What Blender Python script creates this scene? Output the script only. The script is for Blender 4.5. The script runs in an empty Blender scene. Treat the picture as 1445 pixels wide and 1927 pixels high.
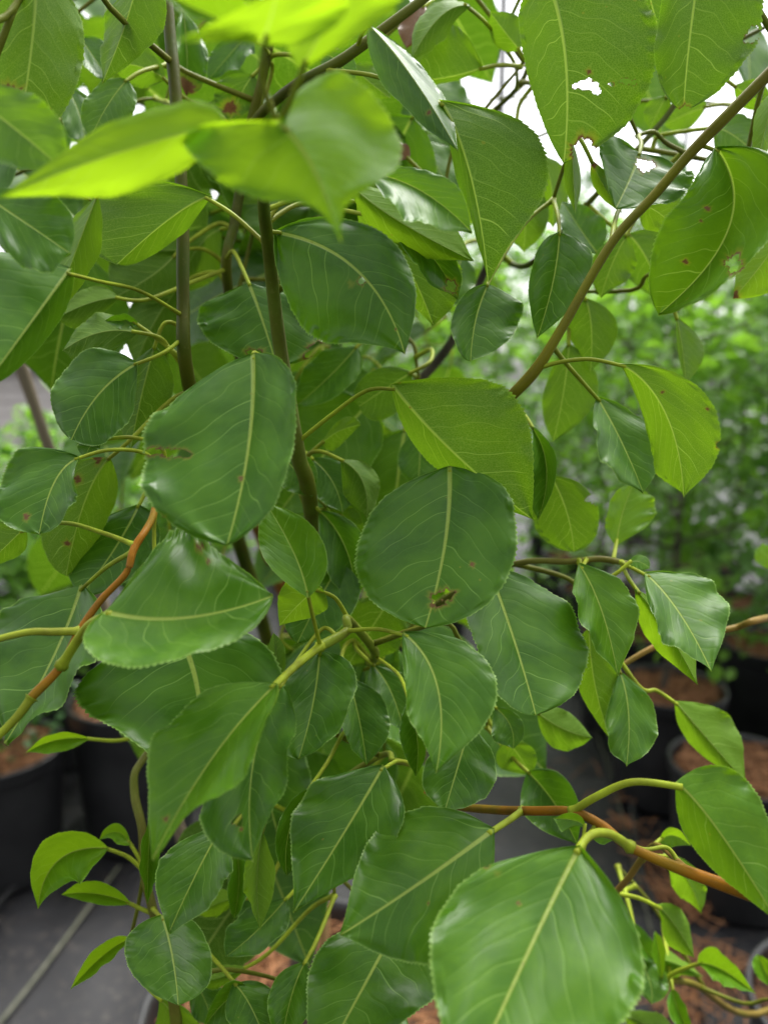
import bpy, math, random
from mathutils import Vector, Matrix, Quaternion, noise

random.seed(7)
scene = bpy.context.scene
col = scene.collection
R = math.radians

# ------------------------------------------------------------------ camera
CX, CY, FPX = 722.5, 963.5, 1484.0          # photograph is 1445 x 1927
PITCH, CAMZ = 10.0, 1.25
cam = bpy.data.cameras.new('camera')
camo = bpy.data.objects.new('camera', cam); col.objects.link(camo)
camo.location = (0, 0, CAMZ)
camo.rotation_euler = (R(90 - PITCH), 0, 0)
cam.sensor_fit = 'VERTICAL'; cam.sensor_height = 36; cam.sensor_width = 27
cam.lens = FPX / 1927 * 36
cam.clip_start = 0.01; cam.clip_end = 400
cam.dof.use_dof = True
cam.dof.focus_distance = 0.335
cam.dof.aperture_fstop = 6.6
scene.camera = camo
MW = Matrix.Translation((0, 0, CAMZ)) @ Matrix.Rotation(R(90 - PITCH), 4, 'X')
CAM = Vector((0, 0, CAMZ))
FWD = (MW.to_3x3() @ Vector((0, 0, -1))).normalized()

# ------------------------------------------------------------------ sky, sun, exposure
SUN_EL, SUN_AZ = 62.0, 25.0                 # azimuth measured from +Y towards +X
w = bpy.data.worlds.new('World'); scene.world = w; w.use_nodes = True
nt = w.node_tree; nt.nodes.clear()
sky = nt.nodes.new('ShaderNodeTexSky'); sky.sky_type = 'NISHITA'; sky.sun_disc = False
sky.sun_elevation = R(SUN_EL); sky.sun_rotation = R(SUN_AZ)
sky.air_density = 1.0; sky.dust_density = 4.0; sky.ozone_density = 1.0
hs = nt.nodes.new('ShaderNodeHueSaturation'); hs.inputs['Saturation'].default_value = 0.12
bg = nt.nodes.new('ShaderNodeBackground'); bg.inputs['Strength'].default_value = 0.15
wo = nt.nodes.new('ShaderNodeOutputWorld')
nt.links.new(sky.outputs[0], hs.inputs['Color']); nt.links.new(hs.outputs[0], bg.inputs['Color'])
nt.links.new(bg.outputs[0], wo.inputs['Surface'])
sun = bpy.data.lights.new('sun', 'SUN'); sun.energy = 1.4; sun.angle = R(25); sun.color = (1.0, 0.97, 0.92)
suno = bpy.data.objects.new('sun', sun); col.objects.link(suno)
sd = Vector((math.cos(R(SUN_EL)) * math.sin(R(SUN_AZ)), math.cos(R(SUN_EL)) * math.cos(R(SUN_AZ)), math.sin(R(SUN_EL))))
suno.rotation_euler = sd.to_track_quat('Z', 'Y').to_euler()
vs = scene.view_settings
vs.view_transform = 'Standard'; vs.look = 'None'; vs.gamma = 1; vs.exposure = 1.34
vs.use_curve_mapping = False
scene.render.engine = 'CYCLES'
scene.cycles.max_bounces = 6; scene.cycles.transmission_bounces = 4; scene.cycles.diffuse_bounces = 3; scene.cycles.glossy_bounces = 2

# ------------------------------------------------------------------ helpers
def at(px, py, d):
    """photograph pixel and distance along the view axis -> point in the place"""
    return MW @ Vector(((px - CX) * d / FPX, -(py - CY) * d / FPX, -d))
def on_ground(px, py, z=0.0):
    v = (at(px, py, 1.0) - CAM)
    return CAM + v * ((z - CAMZ) / v.z)
def to_px(p):
    q = MW.inverted() @ p
    return (CX + q.x * FPX / -q.z, CY - q.y * FPX / -q.z, -q.z)
def depth_of(p): return (p - CAM).dot(FWD)

def tag(o, label=None, cat=None, group=None, kind=None):
    if label: o['label'] = label
    if cat: o['category'] = cat
    if group: o['group'] = group
    if kind: o['kind'] = kind
    return o
def empty(name, loc, label=None, cat=None, group=None):
    o = bpy.data.objects.new(name, None); col.objects.link(o); o.location = loc
    o.empty_display_size = 0.05
    return tag(o, label, cat, group)
def link_mesh(name, verts, faces, mat, parent=None, smooth=True, color=None, uvs=None, masks=None):
    me = bpy.data.meshes.new(name)
    off = Vector((0, 0, 0)) if parent is None else world_loc(parent)
    me.from_pydata([tuple(Vector(v) - off) for v in verts], [], faces)
    if uvs is not None:
        ul = me.uv_layers.new(name='UVMap')
        for lp in me.loops: ul.data[lp.index].uv = uvs[lp.vertex_index]
    if masks is not None:
        ca = me.color_attributes.new('mask', 'FLOAT_COLOR', 'POINT')
        for i, m in enumerate(masks): ca.data[i].color = (*m, 1.0)
    if smooth: me.polygons.foreach_set('use_smooth', [True] * len(me.polygons))
    me.materials.append(mat); me.update()
    o = bpy.data.objects.new(name, me); col.objects.link(o)
    if parent is not None: o.parent = parent
    if color: o.color = (*color, 1)
    return o
def world_loc(o):
    v = Vector(o.location)
    while o.parent: o = o.parent; v = v + Vector(o.location)
    return v

def catmull(pts, n):
    """pts: list of tuples of any length -> n samples per span"""
    out = []
    P = [pts[0]] + list(pts) + [pts[-1]]
    for i in range(1, len(P) - 2):
        p0, p1, p2, p3 = P[i - 1], P[i], P[i + 1], P[i + 2]
        for k in range(n):
            t = k / n; t2, t3 = t * t, t * t * t
            out.append(tuple(0.5 * (2 * b + (c - a) * t + (2 * a - 5 * b + 4 * c - e) * t2 + (3 * b - a - 3 * c + e) * t3)
                             for a, b, c, e in zip(p0, p1, p2, p3)))
    out.append(tuple(pts[-1]))
    return out
def tube_geo(path, sides=8, cap=True, jitter=0.0):
    """path: [(x,y,z,r)]"""
    V, F = [], []
    n = len(path)
    ref = Vector((0.3, 0.5, 0.8))
    for i, p in enumerate(path):
        a = Vector(path[max(0, i - 1)][:3]); b = Vector(path[min(n - 1, i + 1)][:3])
        t = (b - a)
        t = t.normalized() if t.length > 1e-9 else Vector((0, 0, 1))
        u = t.cross(ref)
        if u.length < 1e-4: u = t.cross(Vector((1, 0, 0)))
        u.normalize(); ref = t.cross(u) * -1 if False else ref
        v = t.cross(u)
        c = Vector(p[:3])
        for k in range(sides):
            an = 2 * math.pi * k / sides
            rr = p[3] * (1 + (random.uniform(-jitter, jitter) if jitter else 0))
            V.append(c + (u * math.cos(an) + v * math.sin(an)) * rr)
    for i in range(n - 1):
        for k in range(sides):
            a = i * sides + k; b = i * sides + (k + 1) % sides
            F.append((a, b, b + sides, a + sides))
    if cap:
        F.append(tuple(range(sides - 1, -1, -1)))
        F.append(tuple(range((n - 1) * sides, n * sides)))
    return V, F

# ------------------------------------------------------------------ materials
class NT:
    def __init__(s, name):
        s.m = bpy.data.materials.new(name); s.m.use_nodes = True
        s.t = s.m.node_tree; s.t.nodes.clear()
        s.out = s.t.nodes.new('ShaderNodeOutputMaterial')
    def n(s, typ, **kw):
        nd = s.t.nodes.new(typ)
        for k, v in kw.items(): setattr(nd, k, v)
        return nd
    def l(s, a, b): s.t.links.new(a, b)
    def sock(s, nd, i, v):
        if v is None: return
        if hasattr(v, 'is_output'): s.l(v, nd.inputs[i])
        else: nd.inputs[i].default_value = v
    def math(s, op, a, b=None, c=None, clamp=False):
        nd = s.n('ShaderNodeMath', operation=op); nd.use_clamp = clamp
        s.sock(nd, 0, a); s.sock(nd, 1, b); s.sock(nd, 2, c)
        return nd.outputs[0]
    def mix(s, f, a, b, blend='MIX'):
        nd = s.n('ShaderNodeMix', data_type='RGBA', blend_type=blend)
        s.sock(nd, 0, f)
        for i, v in ((6, a), (7, b)):
            if hasattr(v, 'is_output'): s.l(v, nd.inputs[i])
            else: nd.inputs[i].default_value = (*v, 1)
        return nd.outputs[2]
    def ramp(s, v, lo, hi, a=0.0, b=1.0):
        nd = s.n('ShaderNodeMapRange', interpolation_type='SMOOTHSTEP')
        s.sock(nd, 0, v); s.sock(nd, 1, lo); s.sock(nd, 2, hi); s.sock(nd, 3, a); s.sock(nd, 4, b)
        return nd.outputs[0]
    def noise(s, vec, scale, detail=3, rough=0.5, dims='3D'):
        nd = s.n('ShaderNodeTexNoise', noise_dimensions=dims)
        if vec is not None: s.l(vec, nd.inputs['Vector'])
        nd.inputs['Scale'].default_value = scale; nd.inputs['Detail'].default_value = detail
        nd.inputs['Roughness'].default_value = rough
        return nd.outputs[0]
    def bsdf(s, color, rough, spec=0.5, normal=None):
        b = s.n('ShaderNodeBsdfPrincipled')
        s.sock(b, 'Base Color', color if hasattr(color, 'is_output') else (*color, 1))
        s.sock(b, 'Roughness', rough); s.sock(b, 'Specular IOR Level', spec)
        if normal is not None: s.l(normal, b.inputs['Normal'])
        return b
    def done(s, shader):
        s.l(shader, s.out.inputs['Surface']); return s.m

def leaf_material():
    g = NT('leaf_blade')
    uv = g.n('ShaderNodeUVMap'); uv.uv_map = 'UVMap'
    sep = g.n('ShaderNodeSeparateXYZ'); g.l(uv.outputs[0], sep.inputs[0])
    x = g.math('MULTIPLY_ADD', sep.outputs[0], 2.0, -1.0)       # lateral, -1..1 of half width
    u = sep.outputs[1]
    ax = g.math('ABSOLUTE', x)
    side = g.math('GREATER_THAN', x, 0.0)
    oi = g.n('ShaderNodeObjectInfo')
    rnd = oi.outputs['Random']
    ocs = g.n('ShaderNodeSeparateColor'); g.l(oi.outputs['Color'], ocs.inputs[0])
    age, dull, dead = ocs.outputs[0], ocs.outputs[1], ocs.outputs[2]
    msk = g.n('ShaderNodeVertexColor'); msk.layer_name = 'mask'
    ms = g.n('ShaderNodeSeparateColor'); g.l(msk.outputs[0], ms.inputs[0])
    edge, brown, halo = ms.outputs[0], ms.outputs[1], ms.outputs[2]
    # noise space: leaf coordinates shifted per leaf
    cmb = g.n('ShaderNodeCombineXYZ'); g.l(x, cmb.inputs[0]); g.l(g.math('MULTIPLY', u, 2.4), cmb.inputs[1])
    g.l(g.math('MULTIPLY', rnd, 40.0), cmb.inputs[2])
    P = cmb.outputs[0]
    # side veins: leave the midrib forward, bend up near the margin, unevenly spaced
    wob = g.noise(P, 1.9, 1)
    q = g.math('SUBTRACT', u, g.math('MULTIPLY', ax, 0.20))
    q = g.math('SUBTRACT', q, g.math('MULTIPLY', g.math('MULTIPLY', ax, ax), 0.15))
    q = g.math('ADD', q, g.math('MULTIPLY', g.math('SUBTRACT', wob, 0.5), 0.17))
    ph = g.math('ADD', g.math('MULTIPLY', q, 8.5), g.math('MULTIPLY', side, 0.43))
    ph = g.math('ADD', ph, rnd)
    fr = g.math('FRACT', ph)
    dist = g.math('ABSOLUTE', g.math('SUBTRACT', fr, 0.5))
    idn = g.n('ShaderNodeTexWhiteNoise', noise_dimensions='1D')
    g.l(g.math('ADD', g.math('FLOOR', ph), g.math('MULTIPLY', side, 37.0)), idn.inputs['W'])
    vstr = g.math('MULTIPLY_ADD', idn.outputs[0], 0.75, 0.25)
    vw = g.math('MULTIPLY_ADD', ax, -0.016, 0.044)
    vein = g.math('MULTIPLY', g.ramp(dist, 0.002, vw, 1.0, 0.0), vstr)
    vein = g.math('MULTIPLY', vein, g.ramp(edge, 0.55, 0.92, 1.0, 0.0))
    # finer intermediate veins
    fr2 = g.math('FRACT', g.math('ADD', g.math('MULTIPLY', ph, 2.0), g.math('MULTIPLY', wob, 1.9)))
    d2 = g.math('ABSOLUTE', g.math('SUBTRACT', fr2, 0.5))
    vein2 = g.math('MULTIPLY', g.ramp(d2, 0.01, 0.05, 1.0, 0.0), g.ramp(ax, 0.5, 0.15, 0.0, 1.0))
    # net
    vor2 = g.n('ShaderNodeTexVoronoi', feature='DISTANCE_TO_EDGE'); g.l(P, vor2.inputs['Vector']); vor2.inputs['Scale'].default_value = 38
    net2 = g.ramp(vor2.outputs['Distance'], 0.0, 0.13, 1.0, 0.0)
    # midrib
    mw = g.math('MULTIPLY_ADD', u, -0.028, 0.041)
    rib = g.ramp(ax, g.math('MULTIPLY', mw, 0.45), mw, 1.0, 0.0)
    back = g.n('ShaderNodeNewGeometry').outputs['Backfacing']
    # colours
    blot = g.noise(P, 1.7, 3, 0.6)
    fine = g.noise(P, 26, 1, 0.6)
    top0 = g.mix(g.ramp(blot, 0.35, 0.65), (0.032, 0.110, 0.003), (0.074, 0.196, 0.005))
    top1 = g.mix(g.ramp(blot, 0.35, 0.65), (0.105, 0.27, 0.010), (0.17, 0.37, 0.012))
    top = g.mix(age, top0, top1)
    top = g.mix(g.math('MULTIPLY', g.ramp(fine, 0.35, 0.7), 0.42), top, (0.06, 0.18, 0.010))
    und0 = g.mix(g.ramp(blot, 0.35, 0.65), (0.040, 0.112, 0.006), (0.062, 0.150, 0.008))
    und = g.mix(age, und0, (0.19, 0.37, 0.012))
    # veins on each side
    vtop = g.mix(age, (0.21, 0.40, 0.075), (0.34, 0.52, 0.09))
    vs_ = g.math('MAXIMUM', g.math('MULTIPLY', vein, 0.80), g.math('MULTIPLY', vein2, 0.13))
    top = g.mix(vs_, top, vtop)
    und = g.mix(g.math('MAXIMUM', g.math('MAXIMUM', g.math('MULTIPLY', vein, 0.85), g.math('MULTIPLY', vein2, 0.25)), g.math('MULTIPLY', net2, 0.26)), und, (0.42, 0.60, 0.12))
    ribspk = g.ramp(g.noise(P, 60, 2), 0.56, 0.68)
    ribc = g.mix(g.math('MULTIPLY', ribspk, 0.55), (0.34, 0.45, 0.075), (0.13, 0.10, 0.025))
    top = g.mix(g.math('MULTIPLY', rib, 0.92), top, ribc)
    und = g.mix(g.math('MULTIPLY', rib, 0.85), und, (0.30, 0.40, 0.09))
    # pale margin
    em = g.ramp(edge, 0.935, 0.985)
    top = g.mix(g.math('MULTIPLY', em, 0.85), top, (0.32, 0.52, 0.11))
    und = g.mix(g.math('MULTIPLY', em, 0.7), und, (0.28, 0.44, 0.07))
    colr = g.mix(back, top, und)
    # blemishes: specks, halos, brown edges
    sp = g.n('ShaderNodeTexVoronoi', feature='F1'); g.l(P, sp.inputs['Vector']); sp.inputs['Scale'].default_value = 3.6
    spsz = g.n('ShaderNodeSeparateColor'); g.l(sp.outputs['Color'], spsz.inputs[0])
    rad = g.math('MULTIPLY', g.math('SUBTRACT', spsz.outputs[0], 0.76), 0.20)
    speck = g.math('LESS_THAN', sp.outputs['Distance'], rad)
    hal = g.math('MAXIMUM', halo, g.math('LESS_THAN', sp.outputs['Distance'], g.math('MULTIPLY', rad, 2.2)))
    colr = g.mix(g.math('MULTIPLY', hal, 0.55), colr, (0.22, 0.26, 0.02))
    brn = g.mix(g.noise(P, 12, 3), (0.09, 0.045, 0.015), (0.30, 0.16, 0.06))
    colr = g.mix(g.math('MAXIMUM', g.math('MULTIPLY', speck, 0.8), g.math('MAXIMUM', brown, dead)), colr, brn)
    tr0 = g.mix(g.math('POWER', age, 1.5), (0.095, 0.235, 0.004), (0.38, 0.62, 0.010))
    tr = g.mix(g.math('MULTIPLY', g.math('MAXIMUM', g.math('MULTIPLY', vein, 0.9), rib), 0.75), tr0, (0.42, 0.62, 0.06))
    tr = g.mix(g.math('MULTIPLY', g.math('MULTIPLY', net2, back), 0.28), tr, (0.30, 0.45, 0.03))
    tr = g.mix(g.math('MULTIPLY', hal, 0.5), tr, (0.35, 0.36, 0.02))
    tr = g.mix(g.math('MAXIMUM', g.math('MULTIPLY', speck, 0.8), g.math('MAXIMUM', brown, dead)), tr, (0.10, 0.04, 0.012))
    # relief: sunken veins above, raised below, fine grain
    h = g.math('MULTIPLY', g.ramp(dist, 0.0, 0.22), 0.20)
    h = g.math('SUBTRACT', h, g.math('MULTIPLY', rib, 1.1))
    h = g.math('ADD', h, g.math('MULTIPLY', g.noise(P, 5, 1), 0.75))
    bmp = g.n('ShaderNodeBump'); bmp.inputs['Strength'].default_value = 0.34; bmp.inputs['Distance'].default_value = 0.0006
    g.l(h, bmp.inputs['Height'])
    rough = g.mix(back, (0.39, 0.39, 0.39), (0.56, 0.56, 0.56))
    rs = g.n('ShaderNodeSeparateColor'); g.l(rough, rs.inputs[0])
    ro = g.math('ADD', rs.outputs[0], g.math('MULTIPLY', g.math('SUBTRACT', blot, 0.5), 0.35))
    ro = g.math('ADD', ro, g.math('MULTIPLY', dull, 0.2))
    ro = g.math('ADD', ro, g.math('MULTIPLY', brown, 0.3))
    pb = g.bsdf(colr, ro, g.math('MULTIPLY', g.math('MULTIPLY_ADD', back, -0.16, 0.42), g.math('MULTIPLY_ADD', age, -0.55, 1.0)), bmp.outputs[0])
    tb = g.n('ShaderNodeBsdfTranslucent'); g.l(tr, tb.inputs['Color']); g.l(bmp.outputs[0], tb.inputs['Normal'])
    mx = g.n('ShaderNodeMixShader'); g.l(g.math('MULTIPLY_ADD', g.math('POWER', age, 1.5), 0.24, 0.36), mx.inputs[0])
    g.l(pb.outputs[0], mx.inputs[1]); g.l(tb.outputs[0], mx.inputs[2])
    return g.done(mx.outputs[0])

def stem_material():
    g = NT('young_bark')
    oi = g.n('ShaderNodeObjectInfo')
    tc = g.n('ShaderNodeTexCoord'); P = tc.outputs['Object']
    n1 = g.noise(P, 60, 4, 0.6); n2 = g.noise(P, 420, 3, 0.6)
    c = g.mix(g.ramp(n1, 0.3, 0.75), oi.outputs['Color'], (0.085, 0.065, 0.010), 'MIX')
    c = g.mix(0.65, oi.outputs['Color'], c)
    c = g.mix(g.math('MULTIPLY', g.ramp(g.noise(P, 22, 1), 0.45, 0.66), 0.4), c, (0.14, 0.16, 0.008))
    lent = g.ramp(n2, 0.62, 0.70)
    c = g.mix(g.math('MULTIPLY', lent, 0.16), c, (0.30, 0.24, 0.08))
    b = g.n('ShaderNodeBump'); b.inputs['Strength'].default_value = 0.5; b.inputs['Distance'].default_value = 0.0005
    g.l(g.math('ADD', n1, g.math('MULTIPLY', n2, 0.5)), b.inputs['Height'])
    p = g.bsdf(c, 0.48, 0.14, b.outputs[0])
    p.inputs['Subsurface Weight'].default_value = 0.0
    return g.done(p.outputs[0])

def simple_material(name, ca, cb, scale, rough, bump=0.3, bdist=0.002, spec=0.4, stretch=None):
    g = NT(name)
    tc = g.n('ShaderNodeTexCoord'); P = tc.outputs['Object']
    if stretch:
        mp = g.n('ShaderNodeMapping'); mp.inputs['Scale'].default_value = stretch; g.l(P, mp.inputs[0]); P = mp.outputs[0]
    n1 = g.noise(P, scale, 5, 0.6); n2 = g.noise(P, scale * 6, 3, 0.6)
    c = g.mix(g.ramp(n1, 0.3, 0.7), ca, cb)
    b = g.n('ShaderNodeBump'); b.inputs['Strength'].default_value = bump; b.inputs['Distance'].default_value = bdist
    g.l(g.math('ADD', n1, g.math('MULTIPLY', n2, 0.4)), b.inputs['Height'])
    p = g.bsdf(c, g.math('MULTIPLY_ADD', n2, 0.2, rough - 0.1), spec, b.outputs[0])
    return g.done(p.outputs[0])

def foliage_material(name, ca, cb, tr):
    g = NT(name)
    tc = g.n('ShaderNodeTexCoord'); oi = g.n('ShaderNodeObjectInfo')
    n1 = g.noise(tc.outputs['Object'], 14, 3, 0.6)
    c = g.mix(g.ramp(n1, 0.35, 0.65), ca, cb)
    p = g.bsdf(c, 0.42, 0.5)
    tb = g.n('ShaderNodeBsdfTranslucent')
    t = g.mix(g.ramp(n1, 0.35, 0.65), tr, tuple(min(1, v * 1.5) for v in tr)); g.l(t, tb.inputs[0])
    mx = g.n('ShaderNodeMixShader'); mx.inputs[0].default_value = 0.42
    g.l(p.outputs[0], mx.inputs[1]); g.l(tb.outputs[0], mx.inputs[2])
    return g.done(mx.outputs[0])

def fabric_material():
    g = NT('woven_ground_cloth')
    tc = g.n('ShaderNodeTexCoord'); P = tc.outputs['Object']
    sp = g.n('ShaderNodeSeparateXYZ'); g.l(P, sp.inputs[0])
    n1 = g.noise(P, 3.0, 5, 0.65); n2 = g.noise(P, 40, 4, 0.7); n3 = g.noise(P, 160, 2, 0.6)
    c = g.mix(g.ramp(n1, 0.3, 0.7), (0.009, 0.009, 0.0105), (0.019, 0.019, 0.021))
    c = g.mix(g.math('MULTIPLY', g.ramp(n2, 0.52, 0.75), 0.55), c, (0.10, 0.085, 0.07))
    c = g.mix(g.math('MULTIPLY', g.ramp(n3, 0.66, 0.74), 0.6), c, (0.14, 0.10, 0.07))
    wx = g.math('SINE', g.math('MULTIPLY', sp.outputs[0], 2100.0)); wy = g.math('SINE', g.math('MULTIPLY', sp.outputs[1], 2100.0))
    b = g.n('ShaderNodeBump'); b.inputs['Strength'].default_value = 0.25; b.inputs['Distance'].default_value = 0.001
    g.l(g.math('ADD', g.math('MULTIPLY', wx, wy), g.math('MULTIPLY', n2, 2.0)), b.inputs['Height'])
    p = g.bsdf(c, g.math('MULTIPLY_ADD', n1, 0.3, 0.30), 0.32, b.outputs[0])
    return g.done(p.outputs[0])

M_LEAF = leaf_material()
M_STEM = stem_material()
M_TRUNK = simple_material('grey_bark', (0.045, 0.038, 0.030), (0.12, 0.10, 0.075), 40, 0.8, 0.8, 0.002, 0.2, (1, 1, 0.35))
M_POT = simple_material('black_pot_plastic', (0.010, 0.010, 0.011), (0.020, 0.020, 0.021), 9, 0.42, 0.15, 0.001, 0.5)
M_STRAW = simple_material('pine_straw', (0.20, 0.085, 0.035), (0.36, 0.18, 0.085), 30, 0.75, 0.5, 0.002, 0.2)
M_SOIL = simple_material('bark_mulch', (0.035, 0.020, 0.012), (0.16, 0.075, 0.035), 45, 0.9, 1.0, 0.006, 0.2)
M_BAMBOO = simple_material('bamboo_cane', (0.30, 0.19, 0.075), (0.42, 0.28, 0.12), 22, 0.5, 0.3, 0.001, 0.4, (1, 1, 0.15))
M_CANE = simple_material('weathered_cane', (0.12, 0.095, 0.065), (0.20, 0.155, 0.10), 22, 0.65, 0.3, 0.001, 0.3, (1, 1, 0.15))
M_POST = simple_material('dark_steel_post', (0.05, 0.05, 0.05), (0.09, 0.085, 0.08), 12, 0.6, 0.2, 0.001)
M_TUBE = simple_material('black_poly_tube', (0.012, 0.012, 0.013), (0.022, 0.022, 0.022), 20, 0.4, 0.1, 0.001)
M_CORD = simple_material('pale_seam_thread', (0.06, 0.065, 0.04), (0.12, 0.12, 0.085), 30, 0.7, 0.3, 0.001)
M_WALL = simple_material('beige_siding', (0.66, 0.60, 0.57), (0.74, 0.68, 0.65), 6, 0.8, 0.1, 0.002)
M_ROOF = simple_material('pale_metal_roof', (0.70, 0.72, 0.75), (0.78, 0.79, 0.81), 4, 0.5, 0.1, 0.002)
M_FABRIC = fabric_material()
M_FOL = [foliage_material('hedge_leaf_bright', (0.09, 0.20, 0.03), (0.15, 0.29, 0.045), (0.23, 0.46, 0.03)),
         foliage_material('hedge_leaf_mid', (0.06, 0.145, 0.03), (0.10, 0.22, 0.045), (0.16, 0.35, 0.03)),
         foliage_material('hedge_leaf_deep', (0.022, 0.075, 0.016), (0.045, 0.12, 0.025), (0.07, 0.19, 0.014))]

# ------------------------------------------------------------------ ground
def ground():
    V, F = [], []
    xs = [-60, -30, -14, -8, -5] + [-3.5 + 0.035 * i for i in range(201)] + [5, 8, 14, 30, 60]
    ys = [-8, -3, -1] + [0.3 + 0.035 * i for i in range(180)] + [7, 9, 13, 20, 40, 90]
    for y in ys:
        for x in xs:
            near = 1.0 if (-3.6 < x < 3.6 and 0.2 < y < 6.8) else 0.0
            z = 0.0
            if near:
                z = 0.010 * noise.noise(Vector((x * 2.2, y * 1.3, 0))) + 0.006 * noise.noise(Vector((x * 6 + y * 3, y * 5, 3)))
                z += 0.006 * noise.noise(Vector((x * 13 + y * 4, y * 5, 7)))
                z += 0.020 * max(0, 1 - abs(math.sin(x * 2.1 + y * 3.3 + 1.5 * noise.noise(Vector((x, y, 9))))) * 5)
            V.append((x, y, z - 0.020))
    nx = len(xs)
    for j in range(len(ys) - 1):
        for i in range(nx - 1):
            a = j * nx + i; F.append((a, a + 1, a + 1 + nx, a + nx))
    return tag(link_mesh('ground', V, F, M_FABRIC), kind='structure')
GROUND = ground()

# ------------------------------------------------------------------ pots with straw
def lathe(profile, c, n=40):
    V, F = [], []
    for r, z in profile:
        for k in range(n):
            a = 2 * math.pi * k / n
            V.append((c[0] + r * math.cos(a), c[1] + r * math.sin(a), c[2] + z))
    for i in range(len(profile) - 1):
        for k in range(n):
            a = i * n + k; b = i * n + (k + 1) % n
            F.append((a, b, b + n, a + n))
    return V, F
def needles(c, r, z, count, seed, length=0.09, thick=0.0011):
    rd = random.Random(seed); V, F = [], []
    for _ in range(count):
        rr = r * math.sqrt(rd.random()); an = rd.uniform(0, 6.283)
        p = Vector((c[0] + rr * math.cos(an), c[1] + rr * math.sin(an), z + rd.uniform(0, 0.022)))
        d = Vector((rd.gauss(0, 1), rd.gauss(0, 1), rd.gauss(0, 0.18))).normalized() * length * rd.uniform(.5, 1.2)
        s = d.cross(Vector((0, 0, 1))).normalized() * thick * rd.uniform(.8, 1.8)
        b = Vector((rd.uniform(-.012, .012), rd.uniform(-.012, .012), rd.uniform(0, .014)))
        h = Vector((0, 0, thick * 1.4)); i = len(V)
        for q in (p - d / 2, p + b, p + d / 2): V += [q - s, q + s, q + h]
        for k in (0, 3):
            for a, e in ((0, 1), (1, 2), (2, 0)): F.append((i + k + a, i + k + e, i + k + 3 + e, i + k + 3 + a))
    return V, F
def clip_disc(V, c, r):
    out = []
    for v in V:
        dx, dy = v[0] - c[0], v[1] - c[1]; q = math.hypot(dx, dy)
        if q > r: out.append(Vector((c[0] + dx * r / q, c[1] + dy * r / q, v[2])))
        else: out.append(v)
    return out
def nursery_pot(x, y, r, h, label, group=None, seed=0, straw=260, z0=-0.012):
    t = empty('nursery_pot', (x, y, z0), label, 'pot', group)
    c = (x, y, z0)
    prof = [(0.001, 0.004), (r * .82, 0.004), (r * .84, 0.0), (r * .86, 0.012), (r * .93, h * .55), (r * .965, h * .86), (r * .972, h * .872)]
    V, F = lathe(prof, c); link_mesh('body', V, F, M_POT, t)
    prof = [(r * .966, h * .868), (r * 1.0, h * .875), (r * 1.02, h * .905), (r * 1.02, h * .97), (r * 1.035, h * .985), (r * 1.03, h), (r * .99, h), (r * .975, h * .97), (r * .955, h * .85)]
    V, F = lathe(prof, c); link_mesh('rim', V, F, M_POT, t)
    # soil mound
    V, F = [], []
    n, m = 28, 7
    zz = z0 + h * .885
    for j in range(m + 1):
        for k in range(n):
            a = 6.2832 * k / n; q = r * .965 * j / m
            V.append((x + q * math.cos(a), y + q * math.sin(a), zz + 0.02 * (1 - (j / m) ** 2) + 0.012 * noise.noise(Vector((x + q * math.cos(a), y + q * math.sin(a), seed)) * 22)))
    for j in range(m):
        for k in range(n):
            a = j * n + k; b = j * n + (k + 1) % n
            F.append((a, b, b + n, a + n))
    link_mesh('soil', V, F, M_SOIL, t)
    if straw:
        V, F = needles((x, y), r * .9, zz + 0.012, straw, seed)
        o = link_mesh('straw_mulch', clip_disc(V, (x, y), r * .95), F, M_STRAW, t, False); tag(o, kind='stuff')
    return t

# ------------------------------------------------------------------ leaves
PROF = {
 'o': (0.40, [(0, 0), (.012, .10), (.03, .24), (.07, .46), (.13, .68), (.22, .88), (.32, .98), (.40, 1), (.5, .965), (.62, .85), (.74, .65), (.84, .42), (.91, .23), (.96, .09), (.985, .03), (1, 0)]),
 'r': (0.45, [(0, 0), (.012, .16), (.03, .34), (.07, .57), (.13, .76), (.22, .92), (.34, .99), (.45, 1), (.56, .97), (.68, .88), (.79, .73), (.88, .53), (.94, .33), (.975, .16), (.99, .06), (1, 0)]),
 'd': (0.34, [(0, 0), (.012, .2), (.03, .38), (.07, .62), (.13, .82), (.22, .96), (.34, 1), (.45, .94), (.57, .80), (.69, .60), (.8, .38), (.88, .22), (.94, .11), (.98, .04), (1, 0)]),
 'k': (0.30, [(0, 0), (.012, .40), (.03, .62), (.06, .80), (.12, .93), (.2, .99), (.30, 1), (.38, .96), (.46, .84), (.53, .62), (.6, .38), (.68, .22), (.78, .14), (.88, .08), (.95, .04), (1, 0)]),
 's': (0.28, [(0, 0), (.012, .22), (.03, .42), (.07, .68), (.13, .87), (.2, .97), (.28, 1), (.36, .94), (.46, .74), (.56, .48), (.66, .28), (.76, .17), (.86, .10), (.94, .05), (.98, .02), (1, 0)]),
 'l': (0.42, [(0, 0), (.02, .10), (.05, .24), (.1, .44), (.18, .68), (.28, .88), (.36, .97), (.42, 1), (.5, .98), (.6, .90), (.7, .75), (.8, .53), (.88, .32), (.94, .15), (.98, .05), (1, 0)]),
}
def prof_val(tab, t):
    for i in range(len(tab) - 1):
        a, b = tab[i], tab[i + 1]
        if t <= b[0]:
            f = (t - a[0]) / (b[0] - a[0]); return a[1] + (b[1] - a[1]) * f
    return 0.0
VCOLS = [0.0, .035, .10, .2, .32, .45, .58, .70, .81, .90, .955, 1.0]
VCOLS_LO = [0.0, .06, .3, .6, .86, 1.0]

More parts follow.
